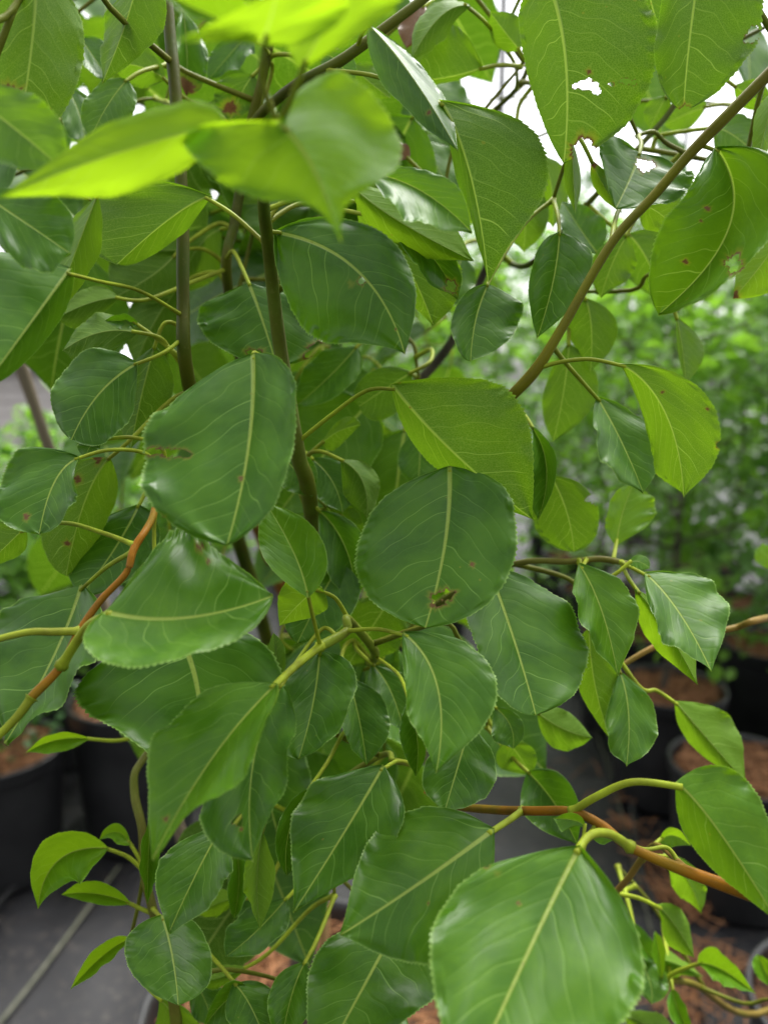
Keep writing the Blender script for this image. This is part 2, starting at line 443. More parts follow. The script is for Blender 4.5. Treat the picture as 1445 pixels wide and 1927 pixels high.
def bez(B, C, T, t): return B * (1 - t) ** 2 + C * (2 * t * (1 - t)) + T * t * t
def leaf_geo(B, M, T, A, E, top_n, prof='o', res=1, cup=0.06, wave=0.03, seed=0, blem=(), fan=0.0):
    """blade from base, middle and tip of the midrib and the two widest margin points"""
    rd = random.Random(seed)
    tm, tab = PROF[prof]
    C = M * 2 - (B + T) * 0.5
    L = (M - B).length + (T - M).length
    pm = bez(B, C, T, tm)
    VA, VE = A - pm, E - pm
    def tan(t): return ((C - B) * (1 - t) + (T - C) * t).normalized()
    t0 = tan(tm)
    N0 = (VA - VE).cross(t0)
    if N0.length < 1e-9: N0 = VA.cross(t0)
    N0.normalize()
    if N0.dot(top_n) < 0: N0 = -N0
    teeth = 34 + rd.randint(0, 8)
    nrow = {0: 26, 1: teeth * 3, 2: teeth * 5}[res]
    cols = VCOLS if res else VCOLS_LO
    if blem and res == 2:
        cols = [i / 46 for i in range(44)] + [.965, 1.0] if any(b_[3] in 'hc' for b_ in blem) else [i / 22 for i in range(21)] + [.965, 1.0]
    wf = [(rd.uniform(1.2, 3.4), rd.uniform(0, 6.28)) for _ in range(2)]
    cupA, cupE = cup * rd.uniform(.4, 1.4), cup * rd.uniform(.4, 1.4)
    asy = [rd.uniform(-.05, .05) for _ in range(4)]
    hwm = 0.5 * (VA.length + VE.length)
    V, UV, MK = [], [], []
    rows = []
    for i in range(nrow + 1):
        t = i / nrow
        t = t * 0.98 + 0.02 * (t * t * (3 - 2 * t))
        c = bez(B, C, T, t)
        tt = tan(t)
        qd = t0.rotation_difference(tt); ax, ang = qd.to_axis_angle()
        qd = Quaternion(ax, ang * 0.75)
        sh = prof_val(tab, t)
        N = qd @ N0
        row = {}
        for side, VV, wv, cp in ((1, VA, wf[0], cupA), (-1, VE, wf[1], cupE)):
            W = qd @ VV
            hw = W.length
            if fan:
                fi = fan * (t - tm); W = W * math.cos(fi) + tt * (hw * math.sin(fi))
            k = 0 if side > 0 else 2
            shs = sh * (1 + asy[k] * math.sin(5 * t + asy[k + 1] * 40) + 0.018 * noise.noise(Vector((t * 9, side * 3.0, seed * 1.7))))
            for v in cols:
                if v == 0 and side < 0: continue
                s = shs * v
                if v > 0.9 and res:
                    f = (t * teeth + .3 * math.sin(t * 21)) % 1.0
                    tooth = (f if f < .78 else (1 - f) / .22 * .78)
                    s *= 1 - (0.042 if v >= 1 else 0.006) * (1 - tooth) * (1 if .03 < t < .97 else .2)
                p = c + W * s + N * (hw * (cp * (s ** 2) + (wave * v * v * math.sin(wv[0] * 6.28 * t + wv[1]) * sh)))
                # slight unevenness of the blade
                p = p + N * (hw * 0.11 * v * noise.noise(Vector((t * 3.2, side * v * 2.2, seed * 0.37))))
                if v > .85 and res: p = p + N * (hw * 0.060 * sh * noise.noise(Vector((t * 14, side * 4.0, seed))))
                row[side * v if v else 0.0] = len(V)
                V.append(p); UV.append((0.5 + 0.5 * side * s, t))
                br = hl = 0.0
                MK.append([v, br, hl])
        rows.append(row)
    keys = [-v for v in reversed(cols) if v] + [0.0] + [v for v in cols if v]
    F = []
    for i in range(nrow):
        for k in range(len(keys) - 1):
            F.append((rows[i][keys[k]], rows[i][keys[k + 1]], rows[i + 1][keys[k + 1]], rows[i + 1][keys[k]]))
    # orientation: polygon normal towards the upper side
    f = F[len(F) // 2 - len(keys) // 2 * 0]
    acc = Vector((0, 0, 0))
    for f in F[::max(1, len(F) // 60)]:
        a, b, c2 = V[f[0]], V[f[1]], V[f[2]]
        acc += (b - a).cross(c2 - a)
    if acc.dot(N0) < 0: F = [tuple(reversed(f)) for f in F]
    if blem:
        px = [to_px(p) for p in V]
        kill = set()
        for bx, by, br, kind in blem:
            for i, q in enumerate(px):
                dx, dy = q[0] - bx, q[1] - by
                an = math.atan2(dy, dx)
                rr = br * (1 + 0.75 * noise.noise(Vector((math.cos(an) * 1.3, math.sin(an) * 1.3, bx * .1))) + .45 * noise.noise(Vector((math.cos(an) * 4, math.sin(an) * 4, by * .1))))
                e = math.hypot(dx, dy) / rr
                if kind == 'h':
                    if e < 1: kill.add(i)
                    MK[i][1] = max(MK[i][1], max(0, min(1, (1.35 - e) / .2)))
                    MK[i][2] = max(MK[i][2], max(0, min(1, (1.9 - e) / .5)))
                elif kind == 'c':                                # clean cut
                    if e < 1: kill.add(i)
                    MK[i][1] = max(MK[i][1], max(0, min(1, (1.12 - e) / .1)))
                elif kind == 'b':
                    MK[i][1] = max(MK[i][1], max(0, min(1, (1.1 - e) / .25)))
                    MK[i][2] = max(MK[i][2], max(0, min(1, (1.9 - e) / .6)))
                else:
                    MK[i][2] = max(MK[i][2], max(0, min(1, (1.3 - e) / .8)))
        if kill: F = [f for f in F if sum(v in kill for v in f) < 2]
    return V, F, UV, MK, N0, C

class Tree:
    def __init__(s, root):
        s.root = root; s.samples = []; s.nleaf = 0
    def branch(s, name, path, color=None, mat=None, sides=10, knots=True, n=8):
        P = [(*p, r) for p, r in path]
        path = catmull(P, n)
        if knots:
            path = [(x, y, z, r * (1 + 0.05 * noise.noise(Vector((x, y, z)) * 90))) for x, y, z, r in path]
        V, F = tube_geo(path, sides)
        o = link_mesh(name, V, F, mat or M_STEM, s.root, True, color)
        for p in path: s.samples.append((Vector(p[:3]), p[3]))
        return o
    def nearest(s, p, back=True, lo=0.0):
        best = None
        for q, r in s.samples:
            d = (q - p).length
            if d < lo: continue
            if back and depth_of(q) < depth_of(p) - 0.01: d += 3 * (depth_of(p) - depth_of(q))
            if best is None or d < best[0]: best = (d, q, r)
        return best
    def leaf(s, geo, color, base, tdir, pet=None, pr=0.0013, pcol=None):
        V, F, UV, MK, N0, C = geo
        lo = link_mesh('leaf', V, F, M_LEAF, s.root, True, color, UV, MK)
        pcol = pcol or (0.33, 0.42, 0.025)
        if pet is None:
            e = base - tdir * 0.022 + FWD * 0.014 + Vector((0, 0, 0.002))
            d, q, r = s.nearest(e)
            if d < 0.05:
                pts = [base + tdir * .002, base - tdir * 0.012 + FWD * .004, e.lerp(q, .45) + Vector((0, 0, .003)), q]
            else:
                mid = e.lerp(q, 0.5) + Vector((random.uniform(-.012, .012), 0, random.uniform(-.006, .02)))
                tw = [(e - tdir * .004 + FWD * .004, .0009), (e.lerp(mid, .5) + Vector((0, 0, .004)), .0011), (mid, .0013), (q, min(r, .0016))]
                s.branch('twig', tw, (0.15, 0.18, 0.015), sides=6, n=4)
                pts = [base + tdir * .002, base - tdir * 0.011 + FWD * .004, e - tdir * .004 + FWD * .004]
        else:
            pts = [base + tdir * .003] + pet
        m = len(pts) - 1
        path = catmull([(*p, pr * (0.8 + 0.25 * i / m)) for i, p in enumerate(pts)], 7)
        # swollen foot on the twig
        path = [(*p[:3], p[3] * (1 + 0.5 * max(0, (i / (len(path) - 1) - .9) / .1))) for i, p in enumerate(path)]
        V, F = tube_geo(path, 7)
        link_mesh('petiole', V, F, M_STEM, lo, True, pcol)
        s.nleaf += 1
        return lo

def hand_leaf(tree, face, age, prof, d, B, M, T, A, E, pet=None, ky=None, kx=0.0, za=None, ze=None, zm=0.0, zt=0.0,
              cup=0.07, wave=0.070, blem=(), res=None, dull=0.0, dead=0.0, seed=None, pcol=None, pr=None, fan=0.0):
    seed = seed if seed is not None else int(B[0] * 7 + T[1] * 3)
    rd = random.Random(seed)
    if ky is None: ky = (-0.30 if face > 0 else 0.22) + rd.uniform(-.1, .1)
    if face > 0: ky -= 0.34 * max(0.0, min(1.0, (B[1] - 700) / 800))
    kx = kx + rd.uniform(-.12, .12)
    s = d / FPX
    def P(q, z=0.0): return at(q[0], q[1], d + s * (ky * (q[1] - B[1]) + kx * (q[0] - B[0])) + z)
    lp = math.dist(B, M) + math.dist(M, T)
    hw = 0.40 * lp * s
    tm = PROF[prof][0]
    C = (2 * M[0] - .5 * (B[0] + T[0]), 2 * M[1] - .5 * (B[1] + T[1]))
    pm = tuple(B[i] * (1 - tm) ** 2 + C[i] * 2 * tm * (1 - tm) + T[i] * tm * tm for i in (0, 1))
    def auto(Q):
        wq = math.dist(Q, pm) * s
        if wq >= hw * .9: return 0.0
        return -face * min(.75 * hw, math.sqrt(hw * hw * .81 - wq * wq))
    fold = rd.uniform(-.34, .10)
    za = auto(A) + face * hw * (fold + rd.uniform(-.1, .1)) if za is None else za
    ze = auto(E) + face * hw * (fold + rd.uniform(-.1, .1)) if ze is None else ze
    cup = cup + rd.uniform(-.20, .02)
    b3, m3, t3 = P(B), P(M, zm - 0.03 * lp * s), P(T, zt)
    topn = -FWD * face
    if res is None: res = 2 if lp > 230 or blem else (1 if lp > 70 else 0)
    g = leaf_geo(b3, m3, t3, P(A, za), P(E, ze), topn, prof, res, cup, wave, seed, blem, fan)
    td = (g[5] - b3).normalized()
    pp = None
    if pet:
        pp = []
        for i, q in enumerate(pet):
            last = i == len(pet) - 1
            if len(q) == 3: p = at(*q)
            else: p = at(q[0], q[1], d)
            if last:
                best = min(tree.samples, key=lambda sm: (math.dist(to_px(sm[0])[:2], q[:2]) + 200 * abs(depth_of(sm[0]) - d)))
                if math.dist(to_px(best[0])[:2], q[:2]) < 45:
                    p = best[0]
                else:
                    pp.append(p); p = tree.nearest(p)[1]
            pp.append(p)
        if len(pp) > 1:      # let the depth run evenly towards the foot
            d1 = depth_of(pp[-1])
            for i in range(len(pet) - 1):
                if len(pet[i]) == 2:
                    pp[i] = at(pet[i][0], pet[i][1], d + (d1 - d) * (i + 1) / len(pp))
    return tree.leaf(g, (age, dull, dead), b3, td, pp, pr or max(.0009, min(.0016, 0.0045 * s * 1000)), pcol)

# ------------------------------------------------------------------ the pear tree in front
pot_c = at(572, 1905, 1.01)
POT_TOP = 0.45
TREE = Tree(empty('pear_tree', (pot_c.x, pot_c.y, 0.40), 'tall young pear tree with glossy dark leaves and grey trunk between bamboo canes', 'tree', 'pear trees in pots'))
nursery_pot(pot_c.x, pot_c.y, 0.20, 0.47, 'black nursery pot holding the grey trunk of the leafy pear tree', seed=3, straw=330)
OL, YG, BR_, DK = (0.060, 0.085, 0.008), (0.24, 0.33, 0.03), (0.32, 0.125, 0.006), (0.045, 0.040, 0.030)
def path(*pts):
    """(px, py, depth, radius in photo pixels)"""
    return [(at(x, y, d), r * d / FPX) for x, y, d, r in pts]
tb = at(572, 1905, 1.01); tb.z = 0.38
TREE.branch('trunk', [(tb, .0185), (at(573, 1860, 1.005), .0175)] + path((568, 1700, .985, 26), (566, 1450, .955, 24), (545, 1150, .92, 22), (520, 850, .89, 20), (488, 620, .87, 18), (472, 480, .86, 15), (455, 250, .85, 11), (430, -60, .84, 7)), mat=M_TRUNK, sides=14)
TREE.branch('branch', path((566, 1450, .955, 12), (480, 1120, .68, 13), (395, 860, .46, 13), (352, 700, .375, 13), (345, 560, .37, 12.5), (344, 400, .372, 12), (332, 190, .375, 12), (320, 60, .38, 11), (312, -60, .385, 9)), OL)
TREE.branch('branch', path((566, 1500, .96, 12), (600, 1200, .65, 14), (585, 960, .42, 15), (562, 860, .37, 15), (545, 760, .36, 14), (524, 630, .352, 13), (507, 480, .335, 12.5), (496, 370, .29, 12), (510, 270, .225, 11), (524, 236, .205, 10)), (0.12, 0.17, 0.018))
TREE.branch('branch', path((545, 1150, .92, 11), (470, 760, .6, 11), (428, 530, .45, 10), (442, 420, .448, 10), (455, 340, .445, 9), (470, 240, .43, 9), (505, 100, .42, 8), (520, -40, .42, 7)), OL)
TREE.branch('branch', path((470, 240, .43, 8), (500, 205, .40, 9), (560, 158, .375, 10), (640, 115, .37, 10), (725, 52, .37, 9.5), (800, -5, .372, 9), (860, -60, .375, 8)), OL)
TREE.branch('branch', path((550, 1250, .93, 13), (690, 1080, .60, 14), (850, 868, .41, 15), (905, 805, .365, 15), (955, 752, .348, 11), (1008, 695, .342, 11), (1060, 612, .34, 9), (1150, 458, .34, 8.5), (1230, 368, .338, 9), (1297, 290, .335, 10), (1380, 205, .33, 11), (1480, 105, .325, 11)), (0.16, 0.15, 0.006))
TREE.branch('branch', path((533, 980, .90, 10), (610, 880, .70, 10), (700, 795, .62, 10), (770, 735, .60, 9.5), (842, 655, .585, 9), (880, 580, .57, 8), (930, 470, .55, 7)), DK, M_TRUNK)
TREE.branch('branch', path((520, 850, .89, 10), (380, 790, .84, 10), (240, 725, .80, 10), (150, 675, .79, 9), (60, 625, .78, 8), (-30, 560, .77, 7)), DK, M_TRUNK)
TREE.branch('branch', path((545, 1150, .92, 10), (440, 900, .6, 10), (330, 895, .40, 8), (284, 982, .33, 7), (253, 1032, .315, 7.5), (238, 1078, .31, 6.5), (190, 1130, .305, 6.5), (150, 1188, .30, 7.5), (116, 1253, .297, 8), (64, 1308, .292, 9), (52, 1322, .291, 5)), BR_)
TREE.branch('branch', path((690, 1080, .60, 9), (690, 1230, .46, 9), (705, 1225, .40, 9), (655, 1165, .345, 8), (652, 1188, .335, 9), (603, 1216, .325, 10)), YG)
TREE.branch('branch', path((566, 1450, .955, 10), (760, 1200, .62, 8), (905, 1090, .46, 7), (985, 1058, .41, 6), (1070, 1057, .40, 6), (1130, 1052, .398, 6), (1185, 1062, .39, 5)), (0.17, 0.17, 0.03))
TREE.branch('branch', path((566, 1500, .96, 9), (430, 1440, .62, 8), (330, 1390, .47, 7), (262, 1440, .43, 7), (254, 1495, .42, 8), (268, 1560, .41, 8), (272, 1640, .405, 8.5), (290, 1720, .40, 9), (310, 1800, .40, 9), (330, 1900, .40, 11), (335, 1990, .40, 12)), (0.13, 0.15, 0.02))
TREE.branch('branch', path((566, 1600, .975, 9), (500, 1450, .75, 8), (490, 1560, .50, 8), (700, 1430, .40, 6), (740, 1432, .37, 6), (770, 1437, .36, 6)), YG)
TREE.branch('branch', path((470, 480, .86, 8), (640, 420, .65, 6), (800, 300, .55, 5), (960, 180, .50, 5), (1010, 80, .49, 4.5), (1080, -60, .49, 4)), OL)
TREE.branch('branch', path((930, 470, .55, 5), (990, 500, .50, 5.5), (1090, 400, .47, 5.5), (1190, 290, .46, 5.5), (1260, 210, .46, 5), (1320, 120, .46, 5), (1440, 50, .46, 4)), OL)
TREE.branch('branch', path((455, 250, .85, 8), (260, 190, .76, 6), (110, 60, .64, 5), (40, -60, .56, 4)), OL)

TREE.branch('branch', path((1003, 702, .343, 9), (985, 560, .40, 7), (1003, 130, .42, 6), (1030, 10, .40, 6)), OL) if False else None
H = lambda *a, **k: hand_leaf(TREE, *a, **k)
# ---- out-of-focus leaves close to the lens
H(-1, 1.0, 'd', .205, (425, 232), (215, 290), (-8, 374), (290, 196), (262, 360), [(450, 250), (522, 238)], ky=.1, wave=.06, za=.003, ze=.002)
H(1, 1.0, 'k', .200, (526, 232), (590, 318), (642, 458), (740, 225), (368, 318), [(526, 238)], ky=-.25, kx=.1, wave=.05, za=.008, ze=.008, dull=.5, fan=2.0)
H(-1, 1.0, 'o', .185, (488, 84), (505, 48), (525, -25), (668, 8), (336, 74), [(493, 150), (503, 228, .204)], ky=.5, za=-.006, ze=-.006, wave=.05)
H(-1, .9, 'o', .19, (562, 132), (600, 70), (655, -35), (752, 2), (545, 62), [(550, 180), (524, 234, .204)], ky=.4)
H(1, .6, 'o', .188, (500, 60), (400, 30), (270, -35), (400, 48), (420, -20), [(500, 90)], ky=-.3)
H(-1, .25, 'r', .285, (70, -70), (60, 90), (30, 285), (160, 110), (-60, 110), None, blem=((80, 212, 15, 'c'), (18, 186, 21, 'h'), (150, 235, 14, 'h')), wave=.04)
H(1, .45, 'o', .245, (-70, 170), (20, 235), (120, 320), (90, 190), (-50, 290), None, ky=-.2)
H(1, .05, 'o', .275, (-40, 360), (50, 420), (134, 478), (110, 375), (40, 500), None, ky=-.4)
H(1, .15, 'r', .29, (135, 505), (65, 600), (-30, 730), (-70, 500), (100, 625), [(190, 530), (265, 548), (337, 598)], ky=-0.6, ze=.022, za=-.004, cup=.02)
H(-1, .45, 'l', .305, (185, 365), (150, 455), (95, 610), (190, 480), (112, 455), None)
# ---- upper left
H(-1, .25, 'o', .345, (262, -55), (238, 40), (193, 157), (315, 40), (196, 45), None)
H(1, .35, 'r', .40, (240, 150), (205, 195), (172, 258), (248, 215), (163, 178), None, dull=.6)
H(-1, .3, 'o', .42, (312, 150), (262, 125), (195, 118), (270, 85), (262, 165), None)
H(1, .05, 'o', .44, (150, 70), (175, 105), (205, 150), (205, 85), (160, 130), None)
H(1, .0, 'o', .455, (345, 20), (352, 100), (352, 182), (394, 110), (328, 100), None, blem=((352, 165, 14, 'b'),))
H(-1, .1, 'o', .425, (478, 140), (455, 175), (432, 232), (490, 190), (405, 165), None, blem=((433, 203, 12, 'b'),))
H(1, .0, 'o', .46, (470, 60), (435, 100), (392, 150), (470, 115), (400, 95), None)
H(-1, .3, 'r', .335, (400, 370), (330, 405), (222, 497), (165, 375), (330, 455), [(440, 405), (488, 468)], ky=.1, ze=.02)
H(-1, .2, 'o', .44, (330, 480), (285, 520), (215, 560), (320, 560), (205, 480), None)
H(-1, .25, 'o', .46, (345, 470), (290, 470), (230, 460), (290, 430), (290, 510), None)
H(-1, .4, 'o', .47, (420, 430), (370, 470), (330, 560), (410, 520), (320, 470), None)
H(1, .1, 'o', .52, (400, 400), (330, 440), (280, 480), (350, 480), (320, 410), None)
H(-1, .3, 'o', .40, (225, 560), (170, 570), (105, 600), (170, 540), (165, 620), None)
H(-1, .15, 'o', .365, (260, 627), (190, 625), (118, 660), (185, 592), (170, 692), [(300, 635), (322, 660), (340, 695)], ky=.1)
H(1, .0, 'l', .37, (262, 612), (235, 604), (195, 605), (235, 590), (230, 618), [(300, 640), (340, 690)])
H(-1, .25, 'o', .45, (335, 545), (292, 605), (255, 690), (338, 640), (240, 585), None)
H(1, .1, 'o', .45, (125, 165), (150, 215), (165, 285), (192, 210), (118, 230), None)
# ---- upper middle
H(1, .1, 'l', .352, (690, 42), (772, 140), (862, 285), (815, 145), (722, 165), [(682, 60), (668, 92)], ky=-0.3, kx=-.2, za=.014, ze=.008, blem=((757, 85, 4, 'b'), (808, 212, 4, 'b')))
H(-1, .3, 'o', .42, (908, 128), (842, 146), (770, 152), (845, 40), (838, 158), None)
H(-1, .3, 'l', .395, (885, 12), (830, 30), (772, 115), (812, 5), (835, 78), [(920, 50), (968, 120), (975, 160)], ky=0)
H(-1, .15, 'd', .335, (828, 190), (884, 330), (918, 532), (1034, 292), (866, 360), [(790, 175), (700, 142), (622, 147)], ky=.12, ze=.018, zm=-.004)
H(1, .3, 'l', .300, (688, 325), (790, 358), (888, 438), (830, 318), (752, 398), None, ky=-0.7, dull=.3)
H(-1, .55, 'l', .312, (650, 338), (740, 410), (892, 492), (815, 385), (730, 462), [(600, 360), (510, 395)], ky=.2)
H(-1, .4, 'o', .350, (672, 372), (752, 475), (816, 614), (868, 480), (695, 500), [(640, 378), (560, 385), (505, 415)], ky=.1)
H(1, .1, 'l', .338, (728, 415), (800, 468), (862, 562), (850, 460), (778, 500), None, ky=-.3, blem=((848, 540, 10, 'h'),))
H(1, .0, 'o', .325, (518, 436), (672, 508), (762, 667), (722, 432), (560, 612), [(508, 440)], ky=-0.42, cup=-.05, wave=.03, zm=-.006, blem=((660, 535, 7, 't'), (680, 530, 5, 'h')))
H(1, .05, 'r', .385, (468, 532), (490, 590), (520, 685), (612, 610), (370, 612), None, wave=.06, blem=((592, 660, 15, 'h'), (478, 668, 12, 'h')))
H(1, .0, 'o', .43, (770, 300), (735, 290), (700, 320), (745, 262), (730, 315), None, dead=1, wave=.2)
H(1, .0, 'o', .43, (800, 10), (780, 40), (765, 90), (805, 50), (752, 40), None, dead=1, wave=.2)
H(1, .0, 'o', .44, (610, 165), (575, 175), (540, 200), (575, 160), (570, 200), None, dead=1, wave=.2)
H(1, .2, 'o', .50, (770, 260), (820, 310), (845, 380), (870, 300), (790, 350), None)
H(-1, .5, 'o', .55, (900, 330), (870, 380), (850, 440), (910, 400), (820, 380), None)
H(1, .1, 'o', .40, (605, 100), (640, 120), (660, 170), (665, 110), (600, 150), None)
H(-1, .3, 'o', .41, (660, 120), (690, 150), (735, 185), (720, 130), (670, 180), None)
# ---- upper right
H(-1, .25, 'r', .330, (1028, -40), (1063, 115), (1060, 308), (1240, 75), (980, 90), [(1020, -80, .36), (1005, -60, .40)], ky=.1, ze=.016, cup=.03, wave=.02, blem=((1082, 163, 5, 'c'), (1093, 161, 7, 'c'), (1105, 159, 9, 'c'), (1117, 165, 8, 'c'), (1125, 172, 5, 'c'), (1170, 152, 5, 'c'), (1180, 153, 6, 'c'), (1191, 155, 5, 'c'), (1094, 285, 20, 'h'), (1150, 158, 4, 'h'), (1108, 135, 4, 'b')))
H(-1, .2, 'r', .298, (1325, -130), (1298, 60), (1285, 212), (1432, 40), (1232, 60), None, ky=.15, dull=.3, blem=((1415, 65, 15, 'c'), (1290, 210, 10, 'h')))
H(-1, .15, 'o', .37, (1215, -30), (1240, 60), (1268, 150), (1305, 60), (1200, 70), None)
H(1, .35, 'r', .335, (1345, 277), (1372, 425), (1238, 592), (1468, 420), (1262, 395), [(1318, 275), (1297, 290)], ky=-0.2, wave=.02, cup=.02, blem=((1380, 498, 13, 'h'), (1330, 393, 5, 'b'), (1290, 493, 5, 'b'), (1318, 415, 3, 'b')))
H(-1, .6, 'o', .375, (1470, 440), (1430, 500), (1378, 562), (1480, 530), (1400, 480), None, blem=((1380, 560, 10, 'b'),))
H(-1, .5, 'o', .36, (1475, 150), (1445, 220), (1425, 310), (1480, 230), (1418, 215), None)
H(1, .1, 'r', .372, (1203, 288), (1185, 335), (1158, 392), (1305, 350), (1128, 262), None, ky=-0.7, blem=((1216, 314, 11, 'h'), (1205, 308, 7, 'h')), dull=.3)
H(-1, .5, 'l', .36, (1112, 300), (1135, 350), (1170, 402), (1162, 345), (1118, 355), None, blem=((1120, 305, 9, 'b'), (1150, 335, 8, 'b')))
H(-1, .45, 'o', .385, (1195, 384), (1235, 398), (1282, 440), (1270, 355), (1215, 432), [(1170, 388), (1156, 420), (1150, 458)])
H(1, .35, 'o', .43, (1340, 240), (1380, 255), (1430, 300), (1420, 225), (1350, 300), None)
H(-1, .3, 'o', .43, (1380, 160), (1410, 180), (1460, 200), (1430, 150), (1400, 205), None)
H(-1, .3, 'o', .46, (1255, 180), (1240, 205), (1222, 245), (1262, 220), (1212, 200), None)
H(-1, .4, 'l', .37, (1075, 262), (1078, 330), (1082, 402), (1093, 330), (1060, 330), None)
H(-1, .4, 'o', .47, (1010, 290), (1035, 340), (1040, 430), (1072, 350), (1000, 370), None)
H(1, .0, 'o', .368, (1052, 438), (1040, 530), (1010, 637), (1114, 510), (996, 500), None, dull=.2, ky=-0.3)
H(1, .0, 'r', .355, (918, 534), (895, 600), (885, 680), (988, 600), (852, 600), None, ky=-0.35)
H(-1, .25, 'o', .425, (1100, 560), (1112, 615), (1110, 700), (1162, 620), (1062, 615), None)
H(-1, .3, 'o', .43, (1070, 645), (1060, 735), (1040, 832), (1126, 740), (1020, 745), None)
H(1, .15, 'o', .385, (1122, 746), (1168, 830), (1210, 928), (1236, 815), (1128, 850), [(1070, 690), (1015, 632)], dull=.3, ky=-0.45)
H(-1, .42, 'o', .333, (1165, 684), (1250, 775), (1286, 936), (1352, 775), (1228, 850), [(1110, 676), (1050, 682), (1012, 698)], ky=.12, ze=.014, cup=.03, wave=.03, blem=((1245, 738, 3, 'b'), (1330, 770, 3, 'b'), (1355, 838, 6, 'h')))
H(-1, .3, 'l', .41, (1272, 595), (1283, 660), (1290, 724), (1324, 655), (1274, 660), None)
H(-1, .3, 'o', .42, (1180, 440), (1150, 500), (1130, 560), (1190, 510), (1110, 490), None)
H(-1, .3, 'o', .43, (978, 95), (948, 58), (922, 22), (980, 35), (930, 85), None)
H(1, .05, 'o', .44, (1125, 478), (1092, 432), (1058, 378), (1135, 415), (1058, 440), None)
H(-1, .2, 'r', .455, (1180, 440), (1215, 485), (1245, 560), (1270, 465), (1160, 505), None)
H(-1, .4, 'o', .47, (965, 330), (985, 395), (985, 475), (1035, 395), (945, 420), None)
H(-1, .35, 'o', .5, (1330, 200), (1290, 215), (1250, 235), (1295, 180), (1285, 250), None)
H(1, .2, 'o', .48, (870, 480), (850, 530), (815, 590), (895, 540), (810, 520), None)
# ---- middle left
H(1, .05, 'r', .352, (260, 683), (188, 740), (135, 828), (120, 692), (232, 810), None, ky=-0.35, cup=.02)
H(1, .1, 'o', .347, (192, 828), (172, 838), (162, 862), (150, 832), (188, 850), None)
H(-1, .1, 'o', .375, (292, 650), (268, 740), (246, 846), (328, 740), (214, 740), None)
H(1, .1, 'r', .335, (150, 862), (105, 905), (75, 1005), (-10, 905), (145, 935), None, blem=((50, 972, 6, 'b'),), ky=-0.55)
H(-1, .35, 'r', .362, (208, 860), (160, 945), (125, 1085), (212, 965), (80, 945), None, blem=((185, 864, 8, 'b'), (147, 902, 6, 'b'), (128, 1022, 6, 'b')))
H(1, .08, 'r', .302, (478, 664), (470, 835), (428, 1026), (560, 800), (252, 845), [(482, 664, .33), (530, 700, .358)], ky=-0.48, cup=-.03, wave=.045, blem=((284, 849, 8, 'h'), (298, 850, 8, 'h'), (313, 852, 8, 'h'), (328, 853, 6, 'h'), (342, 853, 7, 'h'), (354, 855, 5, 'h'), (300, 980, 11, 'b'), (455, 900, 4, 'b')))
H(-1, .3, 'o', .345, (50, 992), (20, 1020), (-30, 1070), (45, 1040), (-10, 985), [(120, 984), (195, 1003), (250, 1026)])
H(1, .0, 'o', .385, (262, 950), (215, 1035), (145, 1130), (298, 1040), (135, 1015), None)
H(1, .05, 'o', .352, (155, 1100), (105, 1230), (10, 1400), (168, 1240), (-40, 1180), [(200, 1068), (248, 1034)], ky=-0.5, ze=0, cup=.05)
H(1, .35, 'r', .272, (195, 1152), (345, 1164), (514, 1122), (350, 985), (285, 1252), [(165, 1180), (118, 1252)], ky=-0.75, cup=.08, wave=.03, pr=.0018, blem=((375, 1030, 7, 'b'), (392, 1056, 4, 'b')))
H(1, .02, 'd', .328, (320, 1165), (375, 1310), (360, 1510), (540, 1280), (130, 1320), None, ky=-.3, cup=.03)
H(1, .4, 'd', .287, (522, 1286), (405, 1420), (287, 1618), (305, 1370), (480, 1425), [(560, 1250), (601, 1217)], ky=-0.5, cup=.05, pr=.0017, blem=((312, 1542, 5, 'b'),))
H(1, .05, 'o', .312, (532, 1288), (478, 1430), (476, 1622), (552, 1400), (380, 1500), None, ky=-0.45, blem=((448, 1545, 9, 'c'), (455, 1560, 3, 'b')), dull=.3)
H(1, .5, 'o', .298, (580, 1126), (553, 1040), (496, 940), (492, 1045), (612, 1020), [(590, 1165), (601, 1216)], ky=-.3, cup=.04)
H(-1, .6, 'o', .335, (606, 1105), (570, 1130), (526, 1178), (612, 1150), (535, 1095), [(630, 1125), (655, 1165)])
H(1, .0, 'r', .335, (602, 1222), (590, 1320), (562, 1428), (665, 1310), (515, 1335), [(604, 1218)], ky=-0.5, cup=-.08)
H(-1, .15, 'o', .36, (520, 1290), (520, 1230), (515, 1190), (540, 1240), (505, 1230), None)
H(1, .3, 'o', .285, (-15, 1398), (-60, 1450), (-120, 1540), (-20, 1480), (-140, 1440), [(30, 1352), (60, 1312)], pr=.0018, pcol=(.28, .36, .02))
H(1, .3, 'o', .29, (-10, 1207), (-70, 1230), (-150, 1290), (-60, 1180), (-90, 1290), [(50, 1190), (100, 1189), (150, 1187)], pr=.0016, pcol=(.30, .36, .03))
